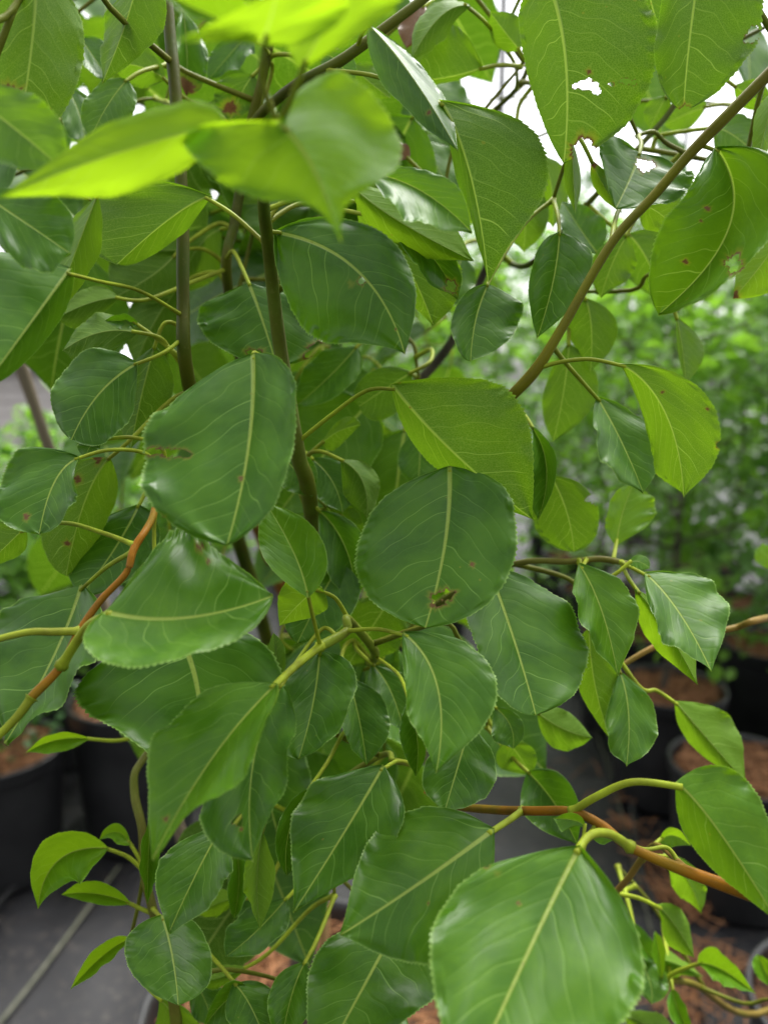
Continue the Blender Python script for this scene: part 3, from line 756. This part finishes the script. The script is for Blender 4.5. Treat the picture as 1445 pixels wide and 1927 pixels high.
# ---- centre
H(-1, .33, 'o', .335, (735, 722), (845, 845), (1004, 980), (968, 742), (808, 872), [(690, 735), (625, 780), (572, 838)], ky=.12, ze=.016, cup=.03, wave=.03, blem=((750, 718, 3, 'b'),))
H(1, .03, 'r', .340, (846, 877), (838, 1020), (800, 1182), (980, 1015), (665, 1030), [(845, 860), (870, 848)], ky=-0.34, cup=-.04, wave=.03, blem=((825, 1130, 11, 'h'), (842, 1120, 11, 'h'), (815, 1138, 6, 'b'), (888, 1062, 4, 'b')))
H(1, .1, 'o', .46, (672, 652), (620, 708), (556, 765), (660, 730), (585, 680), None, dull=.2)
H(-1, .2, 'o', .40, (640, 865), (682, 905), (690, 975), (712, 895), (645, 930), None)
H(1, .0, 'o', .42, (585, 862), (625, 905), (645, 965), (668, 890), (590, 930), None)
H(1, .1, 'o', .40, (532, 862), (560, 890), (588, 935), (590, 870), (525, 915), None)
H(1, .05, 'o', .46, (792, 806), (790, 860), (786, 918), (838, 858), (746, 862), None)
H(-1, .1, 'r', .44, (775, 700), (720, 735), (675, 765), (735, 785), (690, 705), None)
H(-1, .4, 'o', .41, (605, 835), (640, 810), (680, 800), (650, 785), (635, 845), None)
H(-1, .6, 'o', .5, (660, 845), (700, 830), (760, 860), (720, 800), (700, 880), None)
H(1, .05, 'l', .378, (1000, 803), (1028, 880), (1012, 978), (1048, 880), (985, 900), None, dull=.3, ky=-0.45)
H(-1, .35, 'r', .40, (1035, 895), (1065, 960), (1080, 1038), (1124, 955), (1002, 985), None, blem=((1120, 935, 12, 'c'),))
H(1, .75, 'r', .42, (1160, 1026), (1168, 975), (1190, 914), (1140, 960), (1230, 965), [(1155, 1045), (1150, 1056)])
H(1, .0, 'o', .41, (600, 960), (650, 1030), (670, 1130), (690, 1020), (610, 1070), None)
H(-1, .2, 'o', .42, (610, 950), (640, 990), (670, 1050), (680, 970), (615, 1010), None)
H(1, .02, 'r', .40, (640, 1060), (600, 1130), (560, 1210), (670, 1150), (545, 1110), None)
H(-1, .3, 'o', .425, (740, 1120), (700, 1180), (650, 1260), (760, 1210), (650, 1150), None)
H(1, .05, 'o', .41, (700, 1250), (735, 1300), (760, 1380), (790, 1300), (690, 1320), None)
H(1, .02, 'o', .40, (655, 1275), (675, 1350), (690, 1440), (735, 1340), (640, 1360), None)
H(1, .2, 'd', .312, (757, 1190), (822, 1290), (820, 1455), (938, 1270), (762, 1330), [(710, 1184), (655, 1188)], ky=-0.35, ze=-.012, cup=-.02)
H(1, .2, 'l', .325, (768, 1318), (785, 1390), (782, 1462), (802, 1390), (750, 1385), [(750, 1270), (706, 1238)])
H(1, .08, 'r', .352, (918, 1068), (965, 1200), (1008, 1346), (1106, 1185), (890, 1215), None, ky=-0.4, cup=-.02)
H(1, .45, 'd', .362, (1088, 1060), (1130, 1145), (1162, 1272), (1195, 1135), (1082, 1165), [(1100, 1052)], ky=-0.4)
H(-1, .4, 'o', .382, (1108, 1180), (1118, 1285), (1148, 1392), (1170, 1270), (1080, 1270), None)
H(1, .25, 'o', .40, (1165, 1262), (1182, 1340), (1178, 1442), (1236, 1365), (1136, 1370), None, wave=.06)
H(1, .2, 'd', .352, (1212, 1078), (1275, 1150), (1338, 1264), (1362, 1110), (1240, 1185), [(1170, 1062)], ky=-0.65, dull=.3, ze=-.01)
H(-1, .65, 'l', .366, (1194, 1108), (1250, 1180), (1312, 1288), (1288, 1180), (1210, 1195), [(1180, 1085), (1165, 1062)], ky=0)
H(1, .3, 'o', .375, (1182, 1060), (1200, 1056), (1222, 1070), (1210, 1045), (1200, 1080), None)
H(-1, .45, 'o', .42, (1268, 1318), (1325, 1385), (1402, 1472), (1378, 1352), (1300, 1405), [(1235, 1300), (1198, 1288)], ky=-.1)
H(-1, .35, 'o', .42, (1010, 1340), (1060, 1372), (1114, 1388), (1065, 1335), (1050, 1412), None)
H(1, .02, 'o', .345, (885, 1362), (862, 1440), (835, 1532), (935, 1470), (795, 1440), None, ky=-0.5)
H(1, .05, 'd', .335, (722, 1440), (655, 1555), (552, 1718), (560, 1505), (745, 1590), [(745, 1433), (768, 1437)], ky=-0.38, ze=-.008)
H(1, .02, 'o', .36, (585, 1480), (545, 1560), (540, 1650), (590, 1580), (520, 1560), None)
# ---- lower left
H(1, .85, 'o', .40, (205, 1596), (112, 1618), (72, 1710), (92, 1572), (148, 1660), [(240, 1612), (272, 1640)], ky=-.3)
H(1, .9, 'o', .405, (246, 1590), (220, 1566), (186, 1582), (222, 1550), (216, 1585), [(262, 1615), (273, 1645)])
H(1, .85, 'l', .40, (248, 1702), (182, 1682), (116, 1684), (190, 1658), (178, 1702), [(270, 1712), (290, 1720)], ky=-.2)
H(1, .85, 'l', .405, (250, 1764), (195, 1798), (133, 1862), (188, 1778), (205, 1812), [(280, 1750), (300, 1765)])
H(1, .1, 'r', .365, (305, 1722), (325, 1800), (336, 1892), (402, 1790), (236, 1795), [(300, 1712)], ky=-.45, cup=-.15, wave=.06)
H(1, .15, 'd', .335, (418, 1556), (372, 1640), (318, 1756), (296, 1625), (425, 1670), None, dull=.2, ky=-0.5)
H(1, .1, 'l', .345, (285, 1525), (280, 1610), (278, 1700), (302, 1610), (264, 1610), None)
H(-1, .8, 'o', .42, (448, 1690), (410, 1700), (368, 1722), (410, 1675), (412, 1722), None)
H(1, .05, 'o', .40, (540, 1690), (480, 1755), (425, 1800), (520, 1770), (440, 1730), None)
H(-1, .5, 'l', .345, (495, 1560), (484, 1655), (490, 1750), (518, 1650), (458, 1650), None)
H(1, .0, 'l', .41, (445, 1600), (450, 1660), (440, 1730), (470, 1660), (430, 1665), None)
H(1, .9, 'l', .42, (170, 1391), (110, 1392), (50, 1416), (112, 1378), (110, 1418), None)
H(1, .1, 'o', .37, (440, 1850), (470, 1890), (500, 1960), (520, 1870), (425, 1920), None)
H(1, .2, 'o', .375, (470, 1870), (430, 1880), (380, 1940), (430, 1850), (440, 1935), None)
H(-1, .6, 'o', .40, (300, 1880), (330, 1920), (350, 1990), (380, 1930), (290, 1950), None)
H(1, .05, 'o', .38, (575, 1810), (550, 1870), (530, 1960), (590, 1890), (505, 1870), None)
H(-1, .6, 'l', .41, (465, 1820), (420, 1838), (370, 1850), (420, 1815), (415, 1855), None)
H(1, .15, 'o', .42, (350, 1840), (380, 1870), (400, 1930), (420, 1860), (360, 1910), None)
H(1, .1, 'd', .335, (748, 1738), (682, 1860), (585, 2040), (590, 1790), (845, 1850), [(770, 1700), (760, 1600, .45)], ky=-0.4, cup=-.02)
H(1, .05, 'o', .42, (760, 1900), (700, 1960), (660, 2040), (760, 1990), (680, 1920), None)
H(-1, .3, 'o', .43, (950, 1390), (975, 1420), (1000, 1460), (1005, 1410), (935, 1440), None, blem=((958, 1392, 10, 'b'),))
H(1, .1, 'o', .425, (992, 1452), (1042, 1510), (1086, 1590), (1075, 1475), (990, 1540), None)
H(1, .05, 'o', .40, (930, 1330), (960, 1365), (965, 1410), (985, 1360), (925, 1390), None)

# ------------------------------------------------------------------ inner leaves of the crown
rf = random.Random(21)
def filler(tree, px, py, d, size, face):
    b = at(px, py, d)
    # drooping blade: direction mostly down and sideways, upper side up
    az = rf.uniform(-1.0, 1.0)
    td = Vector((math.sin(az * 1.6) * .8, rf.uniform(-.55, .55), -rf.uniform(.35, 1.0))).normalized()
    up = Vector((rf.uniform(-.5, .5), -face * rf.uniform(.35, 1.0), rf.uniform(.35, .9)))
    sd_ = td.cross(up).normalized(); nn = sd_.cross(td).normalized()
    if nn.z < 0 and abs(nn.z) > .3: nn = -nn
    hw = size * rf.uniform(.36, .44)
    T = b + td * size; M = b + td * size * .52 + nn * size * rf.uniform(.02, .10)
    pm = b + td * size * .4 + nn * size * .06
    fold = rf.uniform(-.1, .35)
    A = pm + sd_ * hw + nn * hw * fold; E = pm - sd_ * hw + nn * hw * fold
    g = leaf_geo(b, M, T, A, E, nn, rf.choice('oor'), 1 if size * FPX / d > 150 else 0, rf.uniform(-.05, .1), .04, rf.randint(0, 9999))
    tree.leaf(g, (rf.random() ** 2 * .45, rf.uniform(0, .4), 0), b, td)
def canopy_span(py):
    if py < 450: return (-20, 1440)
    if py < 700: return (60, 960)
    if py < 1000: return (180, 960)
    if py < 1300: return (230, 980)
    if py < 1500: return (330, 900)
    return (420, 880)
count = 0
while count < 88:
    py = rf.uniform(-40, 1640); a, b = canopy_span(py)
    px = rf.uniform(a, b)
    if py > 1150 and rf.random() < .4: continue
    if px > 900 and rf.random() < .75: continue
    d = rf.uniform(.47, .86)
    if py > 1350 and d < .55: continue
    filler(TREE, px, py, d, rf.uniform(.068, .100), rf.choice((1, 1, -1)))
    count += 1

for _ in range(20):                       # low in the crown, both sides of the trunk
    filler(TREE, rf.choice((rf.uniform(370, 520), rf.uniform(620, 900))), rf.uniform(1180, 1700), rf.uniform(.44, .66), rf.uniform(.065, .095), rf.choice((1, 1, -1)))
for _ in range(44):                       # dense upper crown
    filler(TREE, rf.uniform(-40, 880), rf.uniform(-60, 470), rf.uniform(.44, .72), rf.uniform(.07, .098), rf.choice((1, -1)))

# ------------------------------------------------------------------ the second pear tree, its branch reaching in from the right
t2 = on_ground(1650, 1960)
T2C = Vector((0.705, 0.99, 0.0))
TREE2 = Tree(empty('pear_tree', (T2C.x, T2C.y, 0.34), 'pear tree whose brown branch crosses above the straw filled pots', 'tree', 'pear trees in pots'))
TREE2.branch('trunk', [(Vector((T2C.x, T2C.y, .32)), .016), (Vector((T2C.x + .01, T2C.y + .01, .7)), .014), (Vector((T2C.x + .02, T2C.y, 1.2)), .012), (Vector((T2C.x + .02, T2C.y + .02, 1.9)), .006)], mat=M_TRUNK, sides=12)
TREE2.branch('branch', [(Vector((T2C.x + .005, T2C.y + .005, .62)), .007), (Vector((.46, .62, .80)), .0062)] + path((1640, 1735, .34, 19), (1540, 1718, .30, 18), (1445, 1693, .288, 15), (1300, 1643, .29, 11.5), (1185, 1594, .295, 9.5), (1130, 1552, .305, 9.5), (1075, 1528, .312, 9), (1000, 1526, .328, 8.5), (930, 1524, .352, 8), (850, 1515, .385, 7), (800, 1490, .40, 4)), BR_)
TREE2.branch('branch', [(Vector((T2C.x + .018, T2C.y, 1.15)), .005)] + path((1600, 1140, .70, 7), (1445, 1163, .46, 7), (1380, 1182, .45, 6), (1250, 1210, .44, 6), (1170, 1252, .435, 5)), (0.25, 0.15, 0.03))
TREE2.branch('branch', [(Vector((.46, .62, .80)), .004)] + path((1450, 1900, .60, 6), (1300, 1850, .52, 6), (1245, 1853, .50, 6), (1180, 1872, .49, 6), (1120, 1920, .48, 6)), (0.20, 0.14, 0.025))
TREE2.branch('twig', path((1300, 1645, .30, 7), (1235, 1590, .40, 5), (1207, 1617, .42, 6), (1180, 1655, .43, 6), (1145, 1692, .44, 6)), (0.22, 0.13, 0.03))
H2 = lambda *a, **k: hand_leaf(TREE2, *a, **k)
H2(1, .2, 'd', .302, (930, 1560), (792, 1660), (640, 1760), (722, 1520), (850, 1800), [(955, 1545), (985, 1527)], ky=-0.35, cup=-.03, wave=.03, pr=.0015)
H2(1, .28, 'd', .272, (1090, 1594), (1008, 1760), (850, 2110), (822, 1700), (1215, 1870), [(1110, 1572), (1148, 1570), (1187, 1596)], ky=-0.36, cup=-.03, wave=.03, pr=.0018, blem=((915, 1625, 6, 'h'), (935, 1645, 6, 't'), (975, 1700, 3, 'b')))
H2(1, .45, 'o', .292, (1270, 1472), (1345, 1555), (1465, 1740), (1415, 1470), (1295, 1585), [(1190, 1472), (1120, 1500), (1078, 1527)], ky=-.2, za=-.006, ze=.012, wave=.06, pr=.0016)
H2(1, .8, 'o', .43, (1240, 1585), (1265, 1572), (1300, 1592), (1262, 1558), (1262, 1598), [(1225, 1595), (1207, 1617)])
H2(-1, .5, 'l', .44, (1248, 1606), (1290, 1650), (1318, 1718), (1325, 1650), (1262, 1662), [(1225, 1612), (1207, 1617)])
H2(-1, .45, 'l', .44, (1236, 1704), (1270, 1742), (1306, 1802), (1285, 1715), (1250, 1770), [(1200, 1690), (1155, 1682)])
H2(1, .6, 'l', .48, (1312, 1812), (1358, 1825), (1420, 1870), (1342, 1785), (1350, 1850), [(1270, 1830), (1246, 1853)])
H2(1, .7, 'l', .48, (1244, 1840), (1240, 1800), (1232, 1752), (1252, 1790), (1226, 1795), [(1245, 1853)])
H2(-1, .4, 'l', .50, (1200, 1800), (1255, 1808), (1322, 1838), (1262, 1790), (1240, 1840), [(1185, 1815), (1180, 1870)])
H2(1, .1, 'l', .51, (1190, 1735), (1205, 1775), (1235, 1810), (1225, 1765), (1190, 1785), None)
H2(1, .2, 'o', .50, (1190, 1800), (1220, 1840), (1225, 1890), (1255, 1840), (1185, 1850), None)
H2(1, .3, 'l', .49, (1265, 1860), (1275, 1900), (1300, 1950), (1290, 1890), (1260, 1910), None)
H2(1, .6, 'l', .48, (1460, 1860), (1440, 1830), (1424, 1795), (1455, 1820), (1418, 1830), None)
H2(-1, .5, 'l', .49, (1170, 1905), (1220, 1930), (1280, 1950), (1230, 1905), (1210, 1960), None)
H2(1, .8, 'o', .55, (1470, 1060), (1440, 1045), (1425, 1030), (1440, 1025), (1430, 1065), None)
H2(1, .4, 'l', .30, (1100, 1560), (1085, 1545), (1040, 1540), (1080, 1530), (1060, 1565), None)
H2(1, .4, 'o', .33, (1165, 1575), (1140, 1568), (1110, 1575), (1140, 1555), (1135, 1590), None)
nursery_pot(T2C.x, T2C.y, 0.165, 0.36, 'black nursery pot with straw under the brown branched pear tree', seed=11, straw=300)

# ------------------------------------------------------------------ canes
def cane(p0, p1, r, label, mat=None):
    n = 26; P = []
    for i in range(n + 1):
        t = i / n; p = p0.lerp(p1, t); k = (t * 7.3) % 1
        P.append((*p, r * (1 + (.18 if k < .06 else 0)) * (1 - .25 * t)))
    V, F = tube_geo(P, 10)
    o = link_mesh('bamboo_stake', [v - p0 for v in V], F, mat or M_BAMBOO); o.location = p0
    tag(o, label, 'stake', 'canes in the tree pot')
def potpt(dx, dy): return Vector((pot_c.x + dx, pot_c.y + dy, .36))
cane(potpt(-.035, -.05), at(20, 630, .80), .0075, 'weathered grey brown cane leaning far away from the grey trunk', M_CANE)
cane(potpt(.022, .035), at(607, 560, .93), .0075, 'tan bamboo cane standing upright close behind the grey trunk')

# ------------------------------------------------------------------ plants and pots around
def ordinal(k): return ('first', 'second', 'third', 'fourth', 'fifth', 'sixth', 'seventh', 'eighth')[k]
def shrub(x, y, z0, h, r, nleaf, mat, name, label, cat, group, seed, low=.25, lsize=.05, trunk_r=.011):
    rd = random.Random(seed)
    t = empty(name, (x, y, z0), label, cat, group)
    lean = (rd.uniform(-.08, .08), rd.uniform(-.08, .08))
    P = [(x + lean[0] * k * k + .015 * rd.uniform(-1, 1), y + lean[1] * k * k, z0 + h * .96 * k, trunk_r * (1 - .75 * k)) for k in (0, .2, .4, .6, .8, 1)]
    V, F = tube_geo(catmull(P, 4), 8); link_mesh('trunk', V, F, M_TRUNK, t)
    # limbs
    V, F, tips = [], [], []
    for i in range(16):
        k = low + (1 - low) * (i + rd.random()) / 16
        b = Vector((x + lean[0] * k * k, y + lean[1] * k * k, z0 + h * .96 * k))
        an = i * 2.4 + rd.uniform(-.4, .4)
        rr = r * (0.65 + .5 * rd.random()) * (1.15 - .75 * abs(k - .45))
        e = b + Vector((math.cos(an) * rr, math.sin(an) * rr, rr * rd.uniform(.3, .8)))
        m = b.lerp(e, .5) + Vector((0, 0, -.02))
        a, f = tube_geo(catmull([(*b, .005), (*m, .0035), (*e, .0015)], 4), 5)
        n0 = len(V); V += a; F += [tuple(q + n0 for q in ff) for ff in f]
        tips.append((b, e))
    link_mesh('limbs', V, F, M_TRUNK, t)
    V, F = [], []
    for _ in range(nleaf):
        b, e = rd.choice(tips)
        k = rd.random() ** .6
        p = b.lerp(e, k) + Vector((rd.gauss(0, .05), rd.gauss(0, .05), rd.gauss(0, .05)))
        L = lsize * rd.uniform(.6, 1.25); W = L * rd.uniform(.32, .42)
        td = Vector((rd.gauss(0, 1), rd.gauss(0, 1), -abs(rd.gauss(.3, .5)))).normalized()
        sdv = td.cross(Vector((rd.uniform(-.5, .5), rd.uniform(-.5, .5), 1))).normalized()
        nn = sdv.cross(td)
        i = len(V)
        f = rd.uniform(.05, .4)
        V += [p, p + td * L * .35 + nn * L * .05, p + td * L * .7 + nn * L * .03, p + td * L - nn * L * .08,
              p + td * L * .12 + sdv * W * .6 + nn * W * f * .6, p + td * L * .45 + sdv * W + nn * W * f, p + td * L * .78 + sdv * W * .6 + nn * W * f * .6,
              p + td * L * .12 - sdv * W * .6 + nn * W * f * .6, p + td * L * .45 - sdv * W + nn * W * f, p + td * L * .78 - sdv * W * .6 + nn * W * f * .6]
        for q in ((0, 1, 5, 4), (1, 2, 6, 5), (2, 3, 6), (0, 7, 8, 1), (1, 8, 9, 2), (2, 9, 3)):
            F.append(tuple(i + s_ for s_ in q))
    tag(link_mesh('crown', V, F, mat, t), kind='stuff')
    return t

def pot_row(row, what, heights, tones, seed, leaves, low, spread, lsize, plant, noun, where, group):
    for i, (x, y, r, h) in enumerate(row):
        nursery_pot(x, y, r, h, f'black pot with orange straw, {ordinal(i)} in {what}', 'pots in ' + what.split(',')[0], seed=seed + i, straw=260 if y < 2.6 else 110)
        if heights[i]:
            shrub(x, y, h * .85, heights[i], spread, leaves, M_FOL[tones[i]], plant, f'{noun} in the {ordinal(i)} pot of {where}', plant, group, seed + 40 + i, low=low, lsize=lsize)
nursery_pot(.86, 1.76, .165, .34, 'straw topped black pot with no plant, under the brown branch', None, seed=30, straw=260)
pot_row([(.84, 2.22, .165, .35), (.87, 2.72, .165, .36), (.92, 3.25, .165, .36), (.98, 3.9, .17, .36), (1.05, 4.7, .17, .36)],
        'the row behind the plantless straw pot', [1.25, 1.40, 1.5, 1.65, 1.85], [0, 0, 0, 1, 0], 31, 950, .10, .40, .055,
        'sapling', 'small leaved green sapling', 'the row behind the plantless straw pot', 'saplings in rows')
pot_row([(1.26, 2.02, .165, .35), (1.32, 2.55, .165, .36), (1.40, 3.1, .165, .36), (1.55, 3.75, .17, .36), (1.8, 4.6, .17, .36)],
        'the outer row beside the sapling row', [1.3, 1.5, 1.6, 1.8, 2.0], [1, 0, 1, 0, 1], 431, 1000, .08, .42, .055,
        'sapling', 'leafy mid green sapling', 'the outer row beside the sapling row', 'saplings in rows')
pot_row([(2.0, 3.0, .17, .36), (2.4, 3.9, .17, .36), (2.7, 4.9, .17, .36), (1.3, 5.7, .17, .36), (.5, 6.0, .17, .36), (2.0, 6.2, .17, .36)],
        'the back hedge behind both sapling rows', [1.7, 2.0, 2.1, 2.1, 2.1, 2.2], [1, 1, 0, 1, 0, 1], 531, 1400, .04, .55, .06,
        'sapling', 'wide bushy sapling', 'the back hedge behind both rows', 'saplings in rows')
nursery_pot(-.99, 1.86, .17, .33, 'short black pot with orange straw and a low dark plant', None, seed=90, straw=240)
shrub(-.99, 1.86, .28, .22, .16, 420, M_FOL[2], 'shrub', 'low dark green plant in the short black pot', 'shrub', None, 140, low=.1, lsize=.03, trunk_r=.006)
nursery_pot(-.68, 2.02, .165, .40, 'tall plain black pot behind the short straw filled pot', None, seed=91, straw=240)
pot_row([(-1.10, 2.45, .165, .36), (-.72, 2.75, .165, .36), (-1.35, 3.2, .165, .36)], 'the shrub row before the pale shed', [.55, .60, .68], [0, 0, 0], 94, 1000, .12, .34, .06,
        'shrub', 'bright green leafy shrub', 'the row before the pale shed', 'shrubs before the shed')
pot_row([(-1.55, 2.3, .165, .36), (-1.9, 3.0, .165, .36), (-2.3, 3.9, .165, .36)], 'the outer shrub row near the pale shed', [.62, .70, .72], [0, 1, 0], 194, 1000, .12, .36, .06,
        'shrub', 'loose green shrub', 'the outer row near the pale shed', 'shrubs before the shed')
# saplings seen through the gaps of the crown
pot_row([(.15, 3.0, .165, .36), (-.35, 3.6, .165, .36), (.25, 3.7, .165, .36), (.45, 4.6, .165, .36), (-.6, 4.8, .165, .36), (-.1, 5.4, .165, .36), (-1.4, 5.2, .165, .36), (-.7, 6.3, .165, .36)],
        'the far row behind the pear tree', [1.35, 1.5, 1.8, 2.1, 1.3, 1.9, .8, 1.7], [0, 1, 0, 0, 1, 1, 0, 1], 231, 1500, .1, .40, .05,
        'sapling', 'light green sapling seen through the pear leaves', 'the far row', 'far saplings')
# unseen hedge added behind the camera to block low sky in leaf reflections
def unseen_hedge():
    rd = random.Random(77); V, F = [], []
    for _ in range(9000):
        x = rd.uniform(-7, 7); top = 2.1 + .5 * noise.noise(Vector((x * 1.3, 0, 4)))
        z = top * rd.random() ** .8; y = -2.9 - .9 * rd.random() - .25 * noise.noise(Vector((x * 2, z * 2, 1)))
        p = Vector((x, y, z)); L = rd.uniform(.07, .13)
        td = Vector((rd.gauss(0, 1), rd.gauss(.3, 1), rd.gauss(-.4, .6))).normalized(); sv = td.cross(Vector((rd.uniform(-.6, .6), rd.uniform(-.6, .6), 1))).normalized() * L * .42
        i = len(V); V += [p, p + td * L * .4 + sv, p + td * L, p + td * L * .4 - sv]; F.append((i, i + 1, i + 2, i + 3))
    tag(link_mesh('hedge', V, F, M_FOL[2]), 'unseen dark green hedge added behind the camera to block low sky', 'hedge', kind='stuff')
unseen_hedge()
def tree_line():
    rd = random.Random(78); V, F = [], []
    for _ in range(16000):
        x = rd.uniform(-24, 30); top = 3.0 + 1.2 * noise.noise(Vector((x * .6, 0, 4))) + .5 * noise.noise(Vector((x * 2, 0, 8)))
        if x < -1.5: top *= .45
        z = top * rd.random() ** .85; y = 15 + 3.0 * rd.random() - 1.2 * noise.noise(Vector((x, z, 1)))
        p = Vector((x, y, z)); L = rd.uniform(.16, .34)
        td = Vector((rd.gauss(0, 1), rd.gauss(.3, 1), rd.gauss(-.4, .6))).normalized(); sv = td.cross(Vector((rd.uniform(-.6, .6), rd.uniform(-.6, .6), 1))).normalized() * L * .45
        i = len(V); V += [p, p + td * L * .4 + sv, p + td * L, p + td * L * .4 - sv]; F.append((i, i + 1, i + 2, i + 3))
    tag(link_mesh('tree_line', V, F, M_FOL[1]), 'far band of green trees behind the sapling rows', 'trees', kind='stuff')
tree_line()

# ------------------------------------------------------------------ shed, posts, tubes, seams, litter
def box(V, F, a, b):
    i = len(V)
    for z in (a[2], b[2]):
        for x, y in ((a[0], a[1]), (b[0], a[1]), (b[0], b[1]), (a[0], b[1])): V.append((x, y, z))
    F += [(i, i + 3, i + 2, i + 1), (i + 4, i + 5, i + 6, i + 7), (i, i + 1, i + 5, i + 4), (i + 1, i + 2, i + 6, i + 5), (i + 2, i + 3, i + 7, i + 6), (i + 3, i, i + 4, i + 7)]
shed = empty('shed', (-7, 9.5, 0), 'low pale shed with beige board siding far behind the shrubs', 'shed')
V, F = [], []; box(V, F, (-11, 9.6, -.02), (-2.2, 13, 1.34)); link_mesh('wall', V, F, M_WALL, shed, False)
for k in range(9):
    V, F = [], []; box(V, F, (-11.03, 9.565, .02 + k * .148), (-2.17, 9.598, .155 + k * .148)); link_mesh('siding_board', V, F, M_WALL, shed, False)
V = [(-11.3, 9.3, 1.36), (-1.9, 9.3, 1.36), (-1.9, 11.3, 1.85), (-11.3, 11.3, 1.85), (-11.3, 13.3, 1.36), (-1.9, 13.3, 1.36),
     (-11.3, 9.3, 1.30), (-1.9, 9.3, 1.30), (-1.9, 11.3, 1.79), (-11.3, 11.3, 1.79), (-11.3, 13.3, 1.30), (-1.9, 13.3, 1.30)]
F = [(0, 1, 2, 3), (3, 2, 5, 4), (7, 6, 9, 8), (8, 9, 10, 11), (0, 6, 7, 1), (4, 5, 11, 10), (1, 7, 8, 2), (2, 8, 11, 5), (0, 3, 9, 6), (3, 4, 10, 9)]
link_mesh('roof', V, F, M_ROOF, shed, False)
def post(px, dist, r, label):
    p = at(px, 100, dist)
    t = empty('post', (p.x, p.y, -.012), label, 'post', 'slim posts')
    V, F = tube_geo([(p.x, p.y, -.02, r), (p.x, p.y, 2.0, r), (p.x, p.y, 4.2, r)], 12); link_mesh('pole', V, F, M_POST, t)
    V, F = tube_geo([(p.x, p.y, 4.18, r * 1.35), (p.x, p.y, 4.24, r * 1.35), (p.x, p.y, 4.26, r * .6)], 12); link_mesh('cap', V, F, M_POST, t)
    V, F = tube_geo([(p.x, p.y, -.012, r * 2.2), (p.x, p.y, .02, r * 2.2), (p.x, p.y, .03, r * 1.2)], 12); link_mesh('foot', V, F, M_POST, t)
post(945, 4.3, .020, 'slim dark post against the white sky beside the thin petiole')
post(1300, 5.6, .020, 'slim dark post against the white sky behind the thick olive branch')
def ground_line(name, pts, r, mat, label, cat, group=None, flat=False):
    P = [on_ground(*p) for p in pts]
    path_ = catmull([(p.x, p.y, r * (.3 if flat else .9), r) for p in P], 10)
    V, F = tube_geo(path_, 8)
    if flat: V = [Vector((v.x, v.y, v.z * .45)) for v in V]
    o = link_mesh(name, V, F, mat); tag(o, label, cat, group)
ground_line('drip_tube', [(-80, 1790), (60, 1640), (150, 1545), (190, 1490)], .009, M_TUBE, 'black drip tube running past the low straw filled pot', 'tube')
ground_line('drip_tube', [(1345, 2060), (1318, 1880), (1262, 1760), (1205, 1640), (1180, 1480), (1120, 1330)], .009, M_TUBE, 'black drip tube lying among the straw litter on the fabric', 'tube')
ground_line('seam_thread', [(-20, 1950), (60, 1850), (125, 1765), (180, 1690), (225, 1630)], .0045, M_CORD, 'pale greenish strap lying across the wrinkled dark fabric', 'strap', None, True)
ground_line('seam_thread', [(1235, 1790), (1190, 1620), (1155, 1480), (1120, 1370), (1080, 1250)], .003, M_CORD, 'thin pale seam thread on the fabric between pear crown and pots', 'thread', None, True)

def litter(name, spots, seed, label):
    rd = random.Random(seed); V, F = [], []
    for px, py, rad, n in spots:
        c = on_ground(px, py)
        a, f = needles((c.x, c.y), rad, -.002, n, rd.randint(0, 999), .10, .0012)
        k = len(V); V += a; F += [tuple(q + k for q in ff) for ff in f]
    o = link_mesh(name, V, F, M_STRAW, None, False); tag(o, label, 'straw', kind='stuff')
litter('straw_litter', [(1215, 1500, .04, 40), (1235, 1620, .05, 50), (1285, 1700, .07, 80), (1320, 1820, .08, 70), (1260, 1890, .05, 24), (1190, 1560, .06, 16), (1330, 1900, .1, 40), (1130, 1480, .2, 14)], 5, 'loose orange pine straw scattered over the dark ground fabric')
